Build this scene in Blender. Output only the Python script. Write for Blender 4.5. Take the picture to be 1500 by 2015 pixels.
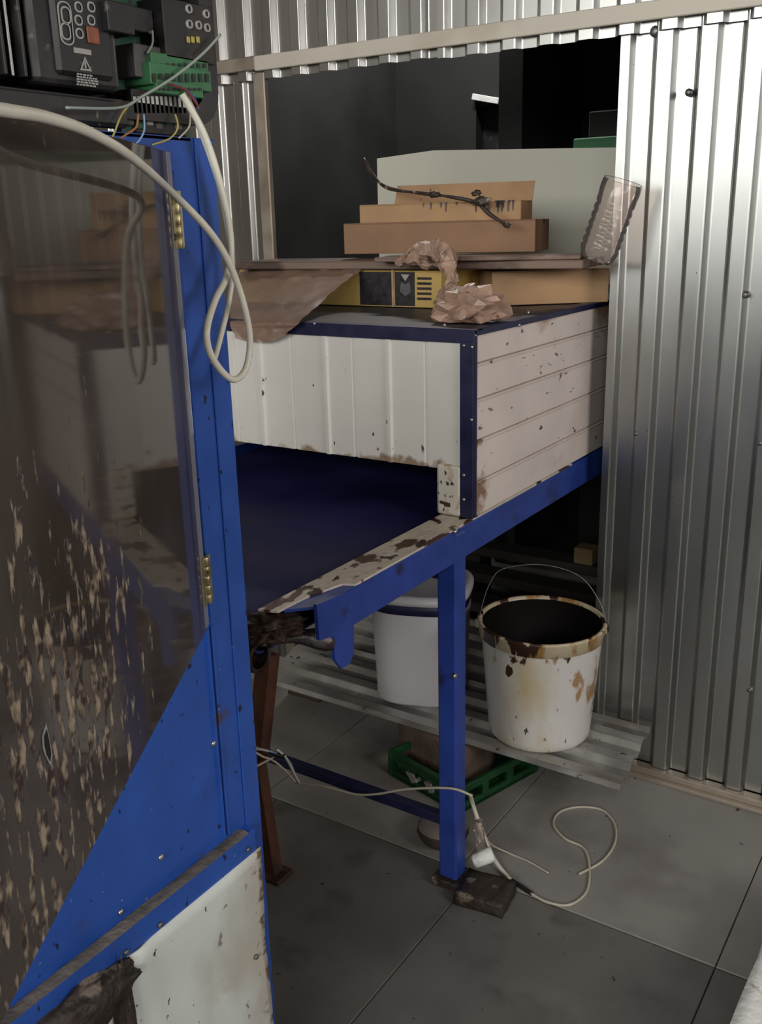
import bpy, bmesh, math, random
from mathutils import Vector, Matrix, noise

for o in list(bpy.data.objects):
    bpy.data.objects.remove(o, do_unlink=True)
scene = bpy.context.scene
C = scene.collection
random.seed(7)
PI = math.pi

# ------------------------------------------------------------------ camera
CAM = Vector((0, 0, 1.45))
FPX, YAW, PITCH, ROLL = 1877.2, 0.587174, 0.295172, 0.0250515
cy, sy, cp, sp = math.cos(YAW), math.sin(YAW), math.cos(PITCH), math.sin(PITCH)
FWD = Vector((-sy * cp, cy * cp, -sp))
_r = Vector((cy, sy, 0)); _d = FWD.cross(_r)
RIGHT = math.cos(ROLL) * _r + math.sin(ROLL) * _d
DOWN = -math.sin(ROLL) * _r + math.cos(ROLL) * _d
cd = bpy.data.cameras.new('camera'); cam = bpy.data.objects.new('camera', cd); C.objects.link(cam)
m = Matrix((RIGHT, -DOWN, -FWD)).transposed().to_4x4(); m.translation = CAM
cam.matrix_world = m
cd.sensor_fit = 'VERTICAL'; cd.sensor_height = 36; cd.lens = FPX * 36 / 2015
cd.clip_start = 0.02
scene.camera = cam

# ------------------------------------------------------------------ light
world = bpy.data.worlds.new('world'); scene.world = world; world.use_nodes = True
world.node_tree.nodes['Background'].inputs[0].default_value = (0.75, 0.8, 0.85, 1)
world.node_tree.nodes['Background'].inputs[1].default_value = 0.06
scene.view_settings.view_transform = 'Standard'
scene.view_settings.look = 'None'
scene.view_settings.gamma = 1
scene.view_settings.use_curve_mapping = False
scene.view_settings.exposure = 0.05

def area(name, loc, target, sx, sy_, energy, col):
    l = bpy.data.lights.new(name, 'AREA'); l.shape = 'RECTANGLE'; l.size = sx; l.size_y = sy_
    l.energy = energy; l.color = col
    o = bpy.data.objects.new(name, l); C.objects.link(o); o.location = loc
    o.rotation_euler = (Vector(target) - Vector(loc)).to_track_quat('-Z', 'Y').to_euler()
    return o
area('gate_daylight', (-0.55, -2.85, 2.34), (-0.55, 2.0, 1.35), 4.5, 1.05, 165, (1.0, 0.98, 0.93))
area('window_daylight', (1.9, 1.0, 1.75), (-1.2, 1.7, 0.9), 1.3, 1.0, 34, (1.0, 0.91, 0.87))
area('back_room_fill', (-2.1, 3.55, 2.75), (-2.1, 3.7, 0), 0.6, 0.15, 16, (1.0, 0.95, 0.92))  # added fill: lifts the back room's blacks and brightens the lintel

# ------------------------------------------------------------------ helpers
def P(px, py, X=None, Y=None, Z=None, D=None):
    """point of the place seen at photo position (px, py) on the plane X=, Y= or Z=, or at depth D"""
    v = RIGHT * (px - 750) + DOWN * (py - 1007.5) + FWD * FPX
    if X is not None: t = (X - CAM.x) / v.x
    elif Y is not None: t = (Y - CAM.y) / v.y
    elif Z is not None: t = (Z - CAM.z) / v.z
    else: t = D / FPX
    return CAM + v * t

class G:
    def __init__(s): s.v = []; s.f = []; s.sm = []
    def add(s, vs, fs, smooth=False, mat=None):
        b = len(s.v)
        for p in vs:
            p = Vector(p)
            if mat is not None: p = mat @ p
            s.v.append(p)
        for f in fs:
            s.f.append([b + i for i in f]); s.sm.append(smooth)
        return s
    def frombm(s, bm, smooth=False, mat=None):
        bm.verts.index_update()
        s.add([v.co.copy() for v in bm.verts], [[v.index for v in f.verts] for f in bm.faces], smooth, mat)
        bm.free(); return s
    def box(s, x0, x1, y0, y1, z0, z1, bev=0.0, mat=None, seg=1):
        bm = bmesh.new(); bmesh.ops.create_cube(bm, size=1)
        for v in bm.verts:
            v.co = Vector((x0 + (v.co.x + .5) * (x1 - x0), y0 + (v.co.y + .5) * (y1 - y0), z0 + (v.co.z + .5) * (z1 - z0)))
        if bev > 0:
            bmesh.ops.bevel(bm, geom=list(bm.edges), offset=bev, segments=seg, affect='EDGES', profile=.5)
        return s.frombm(bm, False, mat)
    def bar(s, a, b, w, h, bev=0.002, up=(0, 0, 1)):
        """bar from a to b, w across, h along up"""
        a = Vector(a); b = Vector(b); d = b - a; L = d.length; y = d.normalized()
        x = y.cross(Vector(up)).normalized(); z = x.cross(y)
        mt = Matrix((x, y, z)).transposed().to_4x4(); mt.translation = a
        return s.box(-w / 2, w / 2, 0, L, -h / 2, h / 2, bev, mt)
    def tube(s, pts, r, n=8, smooth_pts=0, cap=True, hollow=0):
        pts = [Vector(p) for p in pts]
        if smooth_pts: pts = catmull(pts, smooth_pts)
        rr = r if callable(r) else (lambda t: r)
        t0 = (pts[1] - pts[0]).normalized()
        nrm = t0.orthogonal().normalized(); rings = []
        b = []; N = len(pts)
        for i, p in enumerate(pts):
            t = (pts[min(i + 1, N - 1)] - pts[max(i - 1, 0)]).normalized()
            nrm = (nrm - t * nrm.dot(t)).normalized(); bi = t.cross(nrm)
            R_ = rr(i / (N - 1))
            for k in range(n):
                a = 2 * PI * k / n; b.append(p + (nrm * math.cos(a) + bi * math.sin(a)) * R_)
        f = []
        for i in range(N - 1):
            for k in range(n):
                k2 = (k + 1) % n
                f.append([i * n + k, i * n + k2, (i + 1) * n + k2, (i + 1) * n + k])
        if cap:
            f.append(list(range(n))[::-1]); f.append([(N - 1) * n + k for k in range(n)])
        return s.add(b, f, True)
    def lathe(s, prof, n=32, mat=None, sq=None, capb=True, capt=False):
        """profile [(r,z)...] about Z; sq = superellipse power for a rounded-square section"""
        vs = []
        for (r, z) in prof:
            for k in range(n):
                a = 2 * PI * k / n; c_, s_ = math.cos(a), math.sin(a)
                q = 1.0
                if sq: q = (abs(c_) ** sq + abs(s_) ** sq) ** (-1 / sq)
                vs.append((r * q * c_, r * q * s_, z))
        f = []
        for i in range(len(prof) - 1):
            for k in range(n):
                k2 = (k + 1) % n
                f.append([i * n + k, i * n + k2, (i + 1) * n + k2, (i + 1) * n + k])
        if capb: f.append(list(range(n))[::-1])
        if capt: f.append([(len(prof) - 1) * n + k for k in range(n)])
        return s.add(vs, f, True, mat)
    def prism(s, poly, mat=None, h=1.0):
        """polygon (x,y) list extruded 0..h along z, then mat"""
        n = len(poly)
        vs = [(x, y, 0) for x, y in poly] + [(x, y, h) for x, y in poly]
        f = [list(range(n))[::-1], [n + k for k in range(n)]]
        for k in range(n): f.append([k, (k + 1) % n, n + (k + 1) % n, n + k])
        return s.add(vs, f, False, mat)
    def profile(s, prof, v0, v1, th, place):
        """sheet: profile [(u,d)...] swept from v0 to v1, thickness th; place(u,v,d)->point"""
        n = len(prof); vs = []
        v0f = v0 if callable(v0) else (lambda u: v0)
        v1f = v1 if callable(v1) else (lambda u: v1)
        for (vf, dd) in ((v0f, 0), (v1f, 0), (v0f, th), (v1f, th)):
            for (u, d) in prof: vs.append(place(u, vf(u), d - dd))
        f = []
        for i in range(n - 1):
            a, b, c2, e = i, i + 1, n + i + 1, n + i
            f.append([a, b, c2, e])
            f.append([2 * n + i, 3 * n + i, 3 * n + i + 1, 2 * n + i + 1])
            f.append([i, 2 * n + i, 2 * n + i + 1, i + 1])
            f.append([n + i, n + i + 1, 3 * n + i + 1, 3 * n + i])
        f.append([0, n, 3 * n, 2 * n]); f.append([n - 1, 3 * n - 1, 4 * n - 1, 2 * n - 1])
        return s.add(vs, f, False)

def catmull(pts, k):
    out = []; n = len(pts)
    for i in range(n - 1):
        p0 = pts[max(i - 1, 0)]; p1 = pts[i]; p2 = pts[i + 1]; p3 = pts[min(i + 2, n - 1)]
        for j in range(k):
            t = j / k
            out.append(0.5 * ((2 * p1) + (p2 - p0) * t + (2 * p0 - 5 * p1 + 4 * p2 - p3) * t * t + (3 * p1 - p0 - 3 * p2 + p3) * t ** 3))
    out.append(pts[-1]); return out

def obj(name, g, mat, parent=None, label=None):
    me = bpy.data.meshes.new(name)
    off = Vector((0, 0, 0)); q = parent
    while q is not None: off += q.location; q = q.parent
    me.from_pydata([tuple(v - off) for v in g.v], [], g.f)
    bm = bmesh.new(); bm.from_mesh(me); bmesh.ops.recalc_face_normals(bm, faces=bm.faces); bm.to_mesh(me); bm.free()
    me.polygons.foreach_set('use_smooth', g.sm); me.update()
    o = bpy.data.objects.new(name, me); C.objects.link(o)
    if mat: me.materials.append(mat)
    if parent: o.parent = parent
    if label: o['label'] = label
    return o
def tag(o, label, cat, group=None):
    o['label'] = label; o['category'] = cat
    if group: o['group'] = group
    return o
def thing(name, loc, label, cat, group=None):
    o = bpy.data.objects.new(name, None); C.objects.link(o); o.location = loc; o.empty_display_size = .05
    return tag(o, label, cat, group)
def solo(name, g, mat, base, label, cat, group=None):
    """a one-mesh thing with its origin at its base"""
    me_off = Vector(base)
    g.v = [v - me_off for v in g.v]
    o = obj(name, g, mat); o.location = base
    return tag(o, label, cat, group)
def struct(name, g, mat, label=None):
    o = obj(name, g, mat); o['kind'] = 'structure'
    if label: o['label'] = label
    return o

# ------------------------------------------------------------------ materials
def lin(c):
    return tuple(((x / 255) / 12.92 if x / 255 <= .04045 else ((x / 255 + .055) / 1.055) ** 2.4) for x in c)
def paint(name, base, rough=.5, metal=0., var=.12, vscale=6., spots=(), bump=0., bscale=40., rvar=.1, spec=.5, stretch=(1, 1, 1), alpha=None, edge=None):
    """colour with soft variation and hard-edged stains: spots = (colour, scale, threshold, softness, (sx,sy,sz)[, roughness])"""
    mt = bpy.data.materials.new(name); mt.use_nodes = True; nt = mt.node_tree; N = nt.nodes; L = nt.links
    bs = N['Principled BSDF']; tc = N.new('ShaderNodeTexCoord')
    def nz(scale, detail=4, st=(1, 1, 1), loc=(0, 0, 0)):
        mp = N.new('ShaderNodeMapping'); L.new(tc.outputs['Object'], mp.inputs[0]); mp.inputs['Scale'].default_value = st; mp.inputs['Location'].default_value = loc
        t = N.new('ShaderNodeTexNoise'); t.inputs['Scale'].default_value = scale; t.inputs['Detail'].default_value = detail
        L.new(mp.outputs[0], t.inputs['Vector']); return t.outputs['Fac']
    def mr(src, a, b, c0=0., c1=1.):
        q = N.new('ShaderNodeMapRange'); L.new(src, q.inputs[0]); q.inputs[1].default_value = a; q.inputs[2].default_value = b; q.inputs[3].default_value = c0; q.inputs[4].default_value = c1
        return q.outputs[0]
    def mix(fac, a, b):
        q = N.new('ShaderNodeMix'); q.data_type = 'RGBA'; L.new(fac, q.inputs[0])
        for i, s in ((6, a), (7, b)):
            if isinstance(s, tuple): q.inputs[i].default_value = (*s[:3], 1)
            else: L.new(s, q.inputs[i])
        return q.outputs[2]
    n0 = nz(vscale, 5, stretch)
    col = mix(mr(n0, .3, .7), tuple(c * (1 - var) for c in base), tuple(min(1, c * (1 + var)) for c in base))
    rg = mr(n0, .3, .7, max(0, rough - rvar), min(1, rough + rvar))
    for i, sdef in enumerate(spots):
        c, sc, th, so, st = sdef[:5]
        f = mr(nz(sc, 6, st, (i * 3.7 + 1.3, i * 1.9, i * 5.1)), th, th + so)
        col = mix(f, col, c)
        if len(sdef) > 5:
            q = N.new('ShaderNodeMix'); L.new(f, q.inputs[0]); L.new(rg, q.inputs[2]); q.inputs[3].default_value = sdef[5]; rg = q.outputs[0]
    if edge:
        ax, a0, a1, ec, eth, esc = edge      # stain that thickens from coordinate a0 to a1 along axis ax
        sx = N.new('ShaderNodeSeparateXYZ'); L.new(tc.outputs['Object'], sx.inputs[0])
        gq = mr(sx.outputs[ax], a0, a1)
        ad = N.new('ShaderNodeMath'); ad.operation = 'MULTIPLY_ADD'; L.new(gq, ad.inputs[0]); ad.inputs[1].default_value = .42; L.new(nz(esc, 6, (1, 1, 1), (9, 4, 2)), ad.inputs[2])
        col = mix(mr(ad.outputs[0], eth, eth + .12), col, ec)
    L.new(col, bs.inputs['Base Color']); L.new(rg, bs.inputs['Roughness'])
    bs.inputs['Metallic'].default_value = metal
    bs.inputs['Specular IOR Level'].default_value = spec
    if bump:
        b = N.new('ShaderNodeBump'); b.inputs['Strength'].default_value = bump; b.inputs['Distance'].default_value = .01
        L.new(nz(bscale, 6, stretch), b.inputs['Height']); L.new(b.outputs[0], bs.inputs['Normal'])
    if alpha is not None:
        bs.inputs['Alpha'].default_value = alpha
    return mt
BR = (.10, .045, .022); DK = (.012, .010, .010)
M = {}
M['blue'] = paint('blue_paint', (.020, .085, .40), .42, var=.15, vscale=9, spots=[((.012, .035, .20), 8, .55, .2, (1, 1, .5)), ((.01, .015, .06), 70, .675, .03, (1, 1, .7)), ((.28, .26, .26), 110, .715, .02, (1, 1, .8)), ((.07, .045, .05), 11, .655, .08, (1, 1, .8))], bump=.05, bscale=120)
M['navy'] = paint('navy_paint', (.012, .014, .058), .45, var=.2, vscale=20, spots=[((.35, .35, .33), 70, .745, .02, (1, 1, 1))], bump=.05)
M['beam'] = paint('beam_blue_paint', (.022, .055, .30), .4, var=.2, vscale=9, spots=[((.02, .02, .06), 12, .62, .1, (1, 1, 1)), ((.10, .05, .03), 30, .72, .05, (1, 1, 1))], bump=.05)
M['belt'] = paint('belt_rubber', (.014, .016, .085), .62, var=.25, vscale=5, spots=[((.10, .09, .16), 60, .72, .05, (1, 1, 1))], rvar=.1, spec=.22)
M['white'] = paint('white_paint', (.68, .76, .73), .4, var=.05, vscale=5, spots=[((.42, .36, .28), 9, .68, .12, (1, 1, 1)), ((.05, .035, .03), 60, .675, .03, (1, 1, .7)), ((.04, .03, .03), 26, .70, .02, (1, 1, .5)), ((.50, .49, .44), 5, .50, .16, (1, 1, .6))], bump=.04, edge=('Y', -.035, .012, (.20, .13, .09), .86, 55))
M['white_stained'] = paint('stained_white_paint', (.68, .66, .58), .45, var=.08, vscale=9, spots=[((.42, .30, .17), 38, .50, .14, (1, 1, .8)), ((.06, .035, .025), 95, .60, .04, (1, 1, .7))], bump=.08)
M['white_front'] = paint('white_front_paint', (.74, .74, .70), .4, var=.05, vscale=5, spots=[((.42, .36, .28), 9, .70, .12, (1, 1, 1)), ((.06, .05, .045), 55, .70, .03, (1, 1, .6)), ((.03, .025, .025), 24, .715, .015, (1, 1, .6))], bump=.04, edge=('Z', .150, .098, (.34, .25, .18), .80, 22))
M['siding'] = paint('siding_paint', (.70, .64, .60), .45, var=.07, vscale=7, spots=[((.34, .22, .15), 6, .64, .10, (1, .6, 1)), ((.16, .11, .09), 55, .655, .04, (1, .5, 1)), ((.06, .05, .05), 30, .69, .03, (1, .35, 2))], bump=.05)
M['siding_low'] = paint('stained_siding_paint', (.70, .64, .60), .45, var=.07, vscale=7, spots=[((.34, .22, .15), 6, .64, .10, (1, .6, 1)), ((.10, .07, .06), 40, .68, .03, (1, .5, 1))], bump=.05, edge=('Y', .16, 0., (.26, .15, .10), .78, 16))
M['strip'] = paint('chipped_strip', (.60, .55, .47), .5, var=.1, vscale=10, spots=[((.075, .028, .012), 22, .535, .03, (1, .5, 1)), ((.03, .012, .008), 28, .60, .04, (1, .7, 1))], bump=.3, bscale=60)
M['galv'] = paint('galvanised_sheet', (.44, .455, .445), .33, metal=1., var=.08, vscale=5, rvar=.035, stretch=(1, 1, .35), spots=[((.34, .34, .325), 11, .60, .16, (1, 1, .4), .42), ((.06, .055, .05), 70, .735, .02, (1, 1, .7), .6)])
M['galv_dirty'] = paint('dirty_galvanised_sheet', (.46, .46, .44), .45, metal=.75, var=.2, vscale=9, spots=[((.14, .12, .10), 7, .52, .2, (.4, 1, 1), .8), ((.05, .04, .035), 30, .66, .05, (1, 1, 1), .8)], bump=.05)
M['rail'] = paint('rail_paint', (.55, .52, .45), .5, var=.06, vscale=6, spots=[((.36, .30, .23), 3, .55, .2, (1, 1, 1)), ((.1, .08, .07), 60, .75, .02, (1, 1, 1))])
M['flash'] = paint('flashing_metal', (.42, .37, .31), .45, metal=.7, var=.15, vscale=10)
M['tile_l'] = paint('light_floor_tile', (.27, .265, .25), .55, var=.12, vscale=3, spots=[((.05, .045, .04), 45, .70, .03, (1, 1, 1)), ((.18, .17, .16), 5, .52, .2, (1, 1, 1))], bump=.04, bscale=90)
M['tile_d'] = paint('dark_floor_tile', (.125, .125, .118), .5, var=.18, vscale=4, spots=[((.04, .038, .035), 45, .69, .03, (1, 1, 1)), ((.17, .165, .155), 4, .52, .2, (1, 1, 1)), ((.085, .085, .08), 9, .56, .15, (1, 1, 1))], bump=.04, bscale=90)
M['grout'] = paint('floor_joint', (.05, .048, .045), .9)
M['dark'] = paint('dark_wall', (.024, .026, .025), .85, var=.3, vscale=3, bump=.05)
M['brownwall'] = paint('room_plaster', (.16, .12, .085), .9, var=.2, vscale=2)
M['black'] = paint('black_plastic', (.014, .014, .016), .38, var=.2, vscale=15, spots=[((.10, .09, .08), 60, .66, .06, (1, 1, 1)), ((.060, .052, .043), 14, .50, .2, (1, 1, 1), .8)])
M['black2'] = paint('black_housing', (.022, .022, .024), .5, var=.3, vscale=12, spots=[((.075, .065, .055), 16, .52, .16, (1, 1, 1), .85), ((.16, .14, .11), 90, .66, .04, (1, 1, 1))])
M['pcb'] = paint('green_circuit_board', (.02, .085, .045), .5, var=.35, vscale=40, spots=[((.25, .28, .22), 90, .66, .02, (1, 1, 1)), ((.02, .03, .025), 60, .60, .03, (1, 1, 1))])
M['term'] = paint('green_terminal_plastic', (.055, .20, .09), .5, var=.2, vscale=30)
M['chip'] = paint('grey_component', (.10, .10, .105), .5, var=.25, vscale=30)
M['print'] = paint('white_print', (.36, .36, .35), .6, var=.05)
M['redkey'] = paint('red_key', (.26, .085, .05), .6, var=.3, vscale=60)
M['cable'] = paint('white_cable_sheath', (.72, .72, .62), .4, var=.08, vscale=20)
M['cable_old'] = paint('yellowed_cable_sheath', (.50, .47, .38), .5, var=.12, vscale=20)
M['cable_grey'] = paint('grey_cable_sheath', (.30, .36, .33), .5, var=.1)
M['wire_y'] = paint('yellow_wire', (.42, .38, .10), .5); M['wire_o'] = paint('orange_wire', (.35, .16, .06), .5)
M['wire_b'] = paint('light_blue_wire', (.25, .42, .62), .5); M['wire_r'] = paint('dark_red_wire', (.22, .03, .03), .5)
M['wire_n'] = paint('blue_wire', (.06, .09, .35), .5)
M['tape'] = paint('black_tape', (.012, .012, .012), .5)
M['brass'] = paint('brass', (.50, .45, .27), .4, metal=1., var=.2, vscale=60, spots=[((.08, .06, .03), 60, .6, .08, (1, 1, 1))])
M['steel'] = paint('steel', (.5, .5, .5), .4, metal=1., var=.15, vscale=60)
M['screw'] = paint('dull_screw', (.20, .20, .20), .45, metal=.8, var=.3, vscale=80)
M['grime'] = paint('black_grime', (.030, .022, .018), .55, var=.4, vscale=20, spots=[((.16, .13, .10), 18, .60, .06, (1, 1, 1))], bump=.8, bscale=50)
M['dust'] = paint('dusty_ledge', (.13, .115, .10), .9, var=.4, vscale=14, spots=[((.07, .05, .045), 30, .60, .1, (1, 1, 1))], bump=.4, bscale=90)
M['rust'] = paint('rusty_steel', (.085, .032, .015), .7, var=.4, vscale=14, spots=[((.03, .016, .012), 12, .55, .1, (1, 1, .5))], bump=.3, bscale=60)
M['roller'] = paint('greasy_roller', (.10, .09, .09), .35, metal=.6, var=.4, vscale=20, spots=[((.03, .015, .01), 14, .48, .08, (1, 1, 1), .6), ((.45, .42, .40), 50, .66, .03, (1, 1, 1))], bump=.4, bscale=60)
M['bucket'] = paint('white_bucket_plastic', (.66, .66, .64), .38, var=.06, vscale=5, spots=[((.52, .43, .24), 5, .53, .14, (1, 1, .45)), ((.38, .24, .11), 13, .61, .05, (1, 1, .6)), ((.060, .026, .014), 21, .66, .025, (1, 1, .6)), ((.10, .07, .06), 60, .665, .03, (1, 1, .45))])
M['bucket_rim'] = paint('syrup_stained_rim', (.62, .54, .38), .4, var=.12, vscale=12, spots=[((.38, .22, .07), 18, .54, .08, (1, 1, .4)), ((.045, .02, .012), 24, .54, .03, (1, 1, .3))])
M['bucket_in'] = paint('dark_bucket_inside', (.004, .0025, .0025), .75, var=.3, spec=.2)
M['bucket2'] = paint('clean_bucket_plastic', (.66, .66, .70), .35, var=.03, vscale=4, spots=[((.05, .045, .045), 50, .75, .02, (1, 1, 1))])
M['kraft'] = paint('kraft_cardboard', (.41, .26, .14), .75, var=.12, vscale=10, spots=[((.33, .18, .09), 5, .56, .14, (1, 1, 1)), ((.035, .014, .008), 34, .68, .03, (1, 1, .45))], bump=.06)
M['kraft_d'] = paint('brown_cardboard', (.27, .16, .095), .75, var=.15, vscale=9, spots=[((.22, .11, .07), 5, .55, .14, (1, 1, 1)), ((.035, .014, .008), 22, .71, .03, (1, 1, .6))], bump=.06)
M['yellow'] = paint('yellow_carton', (.50, .35, .11), .6, var=.1, vscale=12)
M['printk'] = paint('black_carton_print', (.018, .016, .020), .45, var=.4, vscale=60, spots=[((.09, .08, .08), 40, .66, .06, (1, 1, 9))])
M['plank'] = paint('dirty_plank', (.20, .14, .11), .6, var=.25, vscale=6, spots=[((.06, .035, .028), 8, .52, .1, (.5, 1, 1)), ((.40, .34, .29), 14, .62, .1, (.5, 1, 1))], bump=.15, stretch=(.4, 1, 1))
M['wood'] = paint('wood', (.30, .22, .10), .7, var=.2, vscale=10, stretch=(.3, 1, 1))
M['board'] = paint('pale_board', (.60, .60, .52), .8, var=.05, vscale=4)
M['foam'] = paint('white_foam', (.82, .85, .82), .8, var=.05, vscale=20, spots=[((.3, .28, .25), 14, .66, .06, (1, 1, 1))], bump=.3, bscale=60)
M['green'] = paint('green_plastic', (.010, .070, .022), .4, var=.2, vscale=20)
M['green_b'] = paint('green_box', (.05, .20, .09), .6, var=.2)
M['brick'] = paint('brown_brick', (.14, .10, .08), .9, var=.25, vscale=18, bump=.4, bscale=60)
M['stone'] = paint('brown_stone', (.17, .15, .135), .85, var=.2, vscale=14, bump=.3, bscale=40)
M['stone_d'] = paint('dark_stone_side', (.055, .035, .03), .8, var=.3, vscale=14, bump=.3, bscale=40)
M['rod'] = paint('sooty_rod', (.045, .03, .025), .5, var=.4, vscale=30, spots=[((.30, .22, .18), 40, .62, .05, (1, 1, 1))])

def clear(name, tint, opac, rough=.08, ior=1.45, bump=0., bscale=30):
    """thin plastic film: transparent with a tint, part translucent haze, glossy by Fresnel"""
    mt = bpy.data.materials.new(name); mt.use_nodes = True; nt = mt.node_tree; N = nt.nodes; L = nt.links
    N.remove(N['Principled BSDF']); out = N['Material Output']
    tr = N.new('ShaderNodeBsdfTransparent'); tr.inputs[0].default_value = (*tint, 1)
    df = N.new('ShaderNodeBsdfDiffuse'); df.inputs[0].default_value = (*[c * .55 for c in tint], 1)
    tl = N.new('ShaderNodeBsdfTranslucent'); tl.inputs[0].default_value = (*[c * .55 for c in tint], 1)
    a1 = N.new('ShaderNodeAddShader'); L.new(df.outputs[0], a1.inputs[0]); L.new(tl.outputs[0], a1.inputs[1])
    m1 = N.new('ShaderNodeMixShader'); m1.inputs[0].default_value = opac; L.new(tr.outputs[0], m1.inputs[1]); L.new(a1.outputs[0], m1.inputs[2])
    gl = N.new('ShaderNodeBsdfGlossy'); gl.inputs['Roughness'].default_value = rough
    fr = N.new('ShaderNodeFresnel'); fr.inputs[0].default_value = ior
    m2 = N.new('ShaderNodeMixShader'); L.new(fr.outputs[0], m2.inputs[0]); L.new(m1.outputs[0], m2.inputs[1]); L.new(gl.outputs[0], m2.inputs[2])
    L.new(m2.outputs[0], out.inputs[0])
    if bump:
        tc = N.new('ShaderNodeTexCoord'); t = N.new('ShaderNodeTexNoise'); t.inputs['Scale'].default_value = bscale; L.new(tc.outputs['Object'], t.inputs['Vector'])
        b = N.new('ShaderNodeBump'); b.inputs['Strength'].default_value = bump; b.inputs['Distance'].default_value = .01; L.new(t.outputs[0], b.inputs['Height'])
        for s in (gl, df, fr): L.new(b.outputs[0], s.inputs['Normal'])
    return mt
M['pet'] = clear('clear_bottle_plastic', (.93, .87, .84), .13, .08, ior=1.33)
M['film'] = paint('brown_film', (.30, .20, .155), .4, var=.2, vscale=8, bump=.15, bscale=30, alpha=.86)
M['film2'] = paint('crumpled_film', (.46, .31, .235), .38, var=.3, vscale=25, spots=[((.12, .06, .04), 30, .62, .06, (1, 1, 1))], bump=.25, bscale=50, alpha=.9)
M['edge'] = clear('pane_edge_plastic', (.80, .80, .82), .45, .2)

def pane_mat():
    """smoky clear plastic door: gloss by Fresnel, grime film and scraped-on flakes towards the near lower corner"""
    mt = paint('smoky_plastic_pane', (.075, .062, .052), .05, var=.25, vscale=7, rvar=.03, spec=.5,
               spots=[((.10, .09, .085), 5, .52, .2, (1, 1, .6), .13),
                      ((.34, .29, .22), 70, .76, .03, (1, 1, .5), .5)])
    nt = mt.node_tree; N = nt.nodes; L = nt.links; bs = N['Principled BSDF']
    tc = N.new('ShaderNodeTexCoord'); sx = N.new('ShaderNodeSeparateXYZ'); L.new(tc.outputs['Object'], sx.inputs[0])
    # distance from the hinge side (y falls towards the free edge): flakes are thick at the free edge
    mr = N.new('ShaderNodeMapRange'); L.new(sx.outputs['Y'], mr.inputs[0]); mr.inputs[1].default_value = -.13; mr.inputs[2].default_value = -.36
    mz = N.new('ShaderNodeMapRange'); L.new(sx.outputs['Z'], mz.inputs[0]); mz.inputs[1].default_value = .44; mz.inputs[2].default_value = .22
    mm = N.new('ShaderNodeMath'); mm.operation = 'MULTIPLY'; L.new(mr.outputs[0], mm.inputs[0]); L.new(mz.outputs[0], mm.inputs[1])
    mp = N.new('ShaderNodeMapping'); L.new(tc.outputs['Object'], mp.inputs[0]); mp.inputs['Scale'].default_value = (1, 1, .33)
    t = N.new('ShaderNodeTexNoise'); t.inputs['Scale'].default_value = 75; t.inputs['Detail'].default_value = 8; L.new(mp.outputs[0], t.inputs['Vector'])
    th = N.new('ShaderNodeMath'); th.operation = 'MULTIPLY_ADD'; L.new(mm.outputs[0], th.inputs[0]); th.inputs[1].default_value = .22; th.inputs[2].default_value = -.735
    ad = N.new('ShaderNodeMath'); ad.operation = 'ADD'; L.new(t.outputs[0], ad.inputs[0]); L.new(th.outputs[0], ad.inputs[1])
    st = N.new('ShaderNodeMapRange'); L.new(ad.outputs[0], st.inputs[0]); st.inputs[1].default_value = 0; st.inputs[2].default_value = .05
    t2 = N.new('ShaderNodeTexNoise'); t2.inputs['Scale'].default_value = 70; L.new(tc.outputs['Object'], t2.inputs['Vector'])
    cr = N.new('ShaderNodeValToRGB'); L.new(t2.outputs[0], cr.inputs[0])
    cr.color_ramp.elements[0].position = .40; cr.color_ramp.elements[0].color = (.05, .028, .02, 1)
    cr.color_ramp.elements[1].position = .62; cr.color_ramp.elements[1].color = (.42, .35, .25, 1)
    src = bs.inputs['Base Color'].links[0].from_socket
    mx = N.new('ShaderNodeMix'); mx.data_type = 'RGBA'; L.new(st.outputs[0], mx.inputs[0]); L.new(src, mx.inputs[6]); L.new(cr.outputs[0], mx.inputs[7])
    L.new(mx.outputs[2], bs.inputs['Base Color'])
    rs = bs.inputs['Roughness'].links[0].from_socket
    m2 = N.new('ShaderNodeMix'); L.new(st.outputs[0], m2.inputs[0]); L.new(rs, m2.inputs[2]); m2.inputs[3].default_value = .7
    L.new(m2.outputs[0], bs.inputs['Roughness'])
    b = N.new('ShaderNodeBump'); b.inputs['Strength'].default_value = .6; b.inputs['Distance'].default_value = .004
    L.new(st.outputs[0], b.inputs['Height']); L.new(b.outputs[0], bs.inputs['Normal'])
    bs.inputs['Alpha'].default_value = .9
    return mt
M['pane'] = pane_mat()

# ================================================================== SETTING
YW = 2.289            # plane of the corrugated wall
XL, XR = -1.872, -.833  # opening in it
ZT = 1.838
# floor and tiles
fl = struct('floor', G().box(-3.3, 2.1, -3.1, 5.1, -.06, -.008), M['grout'])
ys = [(-.755, -.155), (-.15, .45), (.455, 1.055), (1.06, 1.66), (1.664, 2.262), (2.266, 2.866)]
ti = 0
for iy, (y0, y1) in enumerate(ys):
    for ix in range(-3, 4):
        x0 = -.325 + ix * .588; x1 = x0 + .5855
        if iy == 3 and ix < 0: x0 += .045 if ix > -3 else 0
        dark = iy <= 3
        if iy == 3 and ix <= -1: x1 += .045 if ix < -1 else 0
        obj('tile', G().box(x0, x1, y0, y1, -.008, 0.0 if dark else .0006, .0012), M['tile_d' if dark else 'tile_l'], fl)

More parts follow.
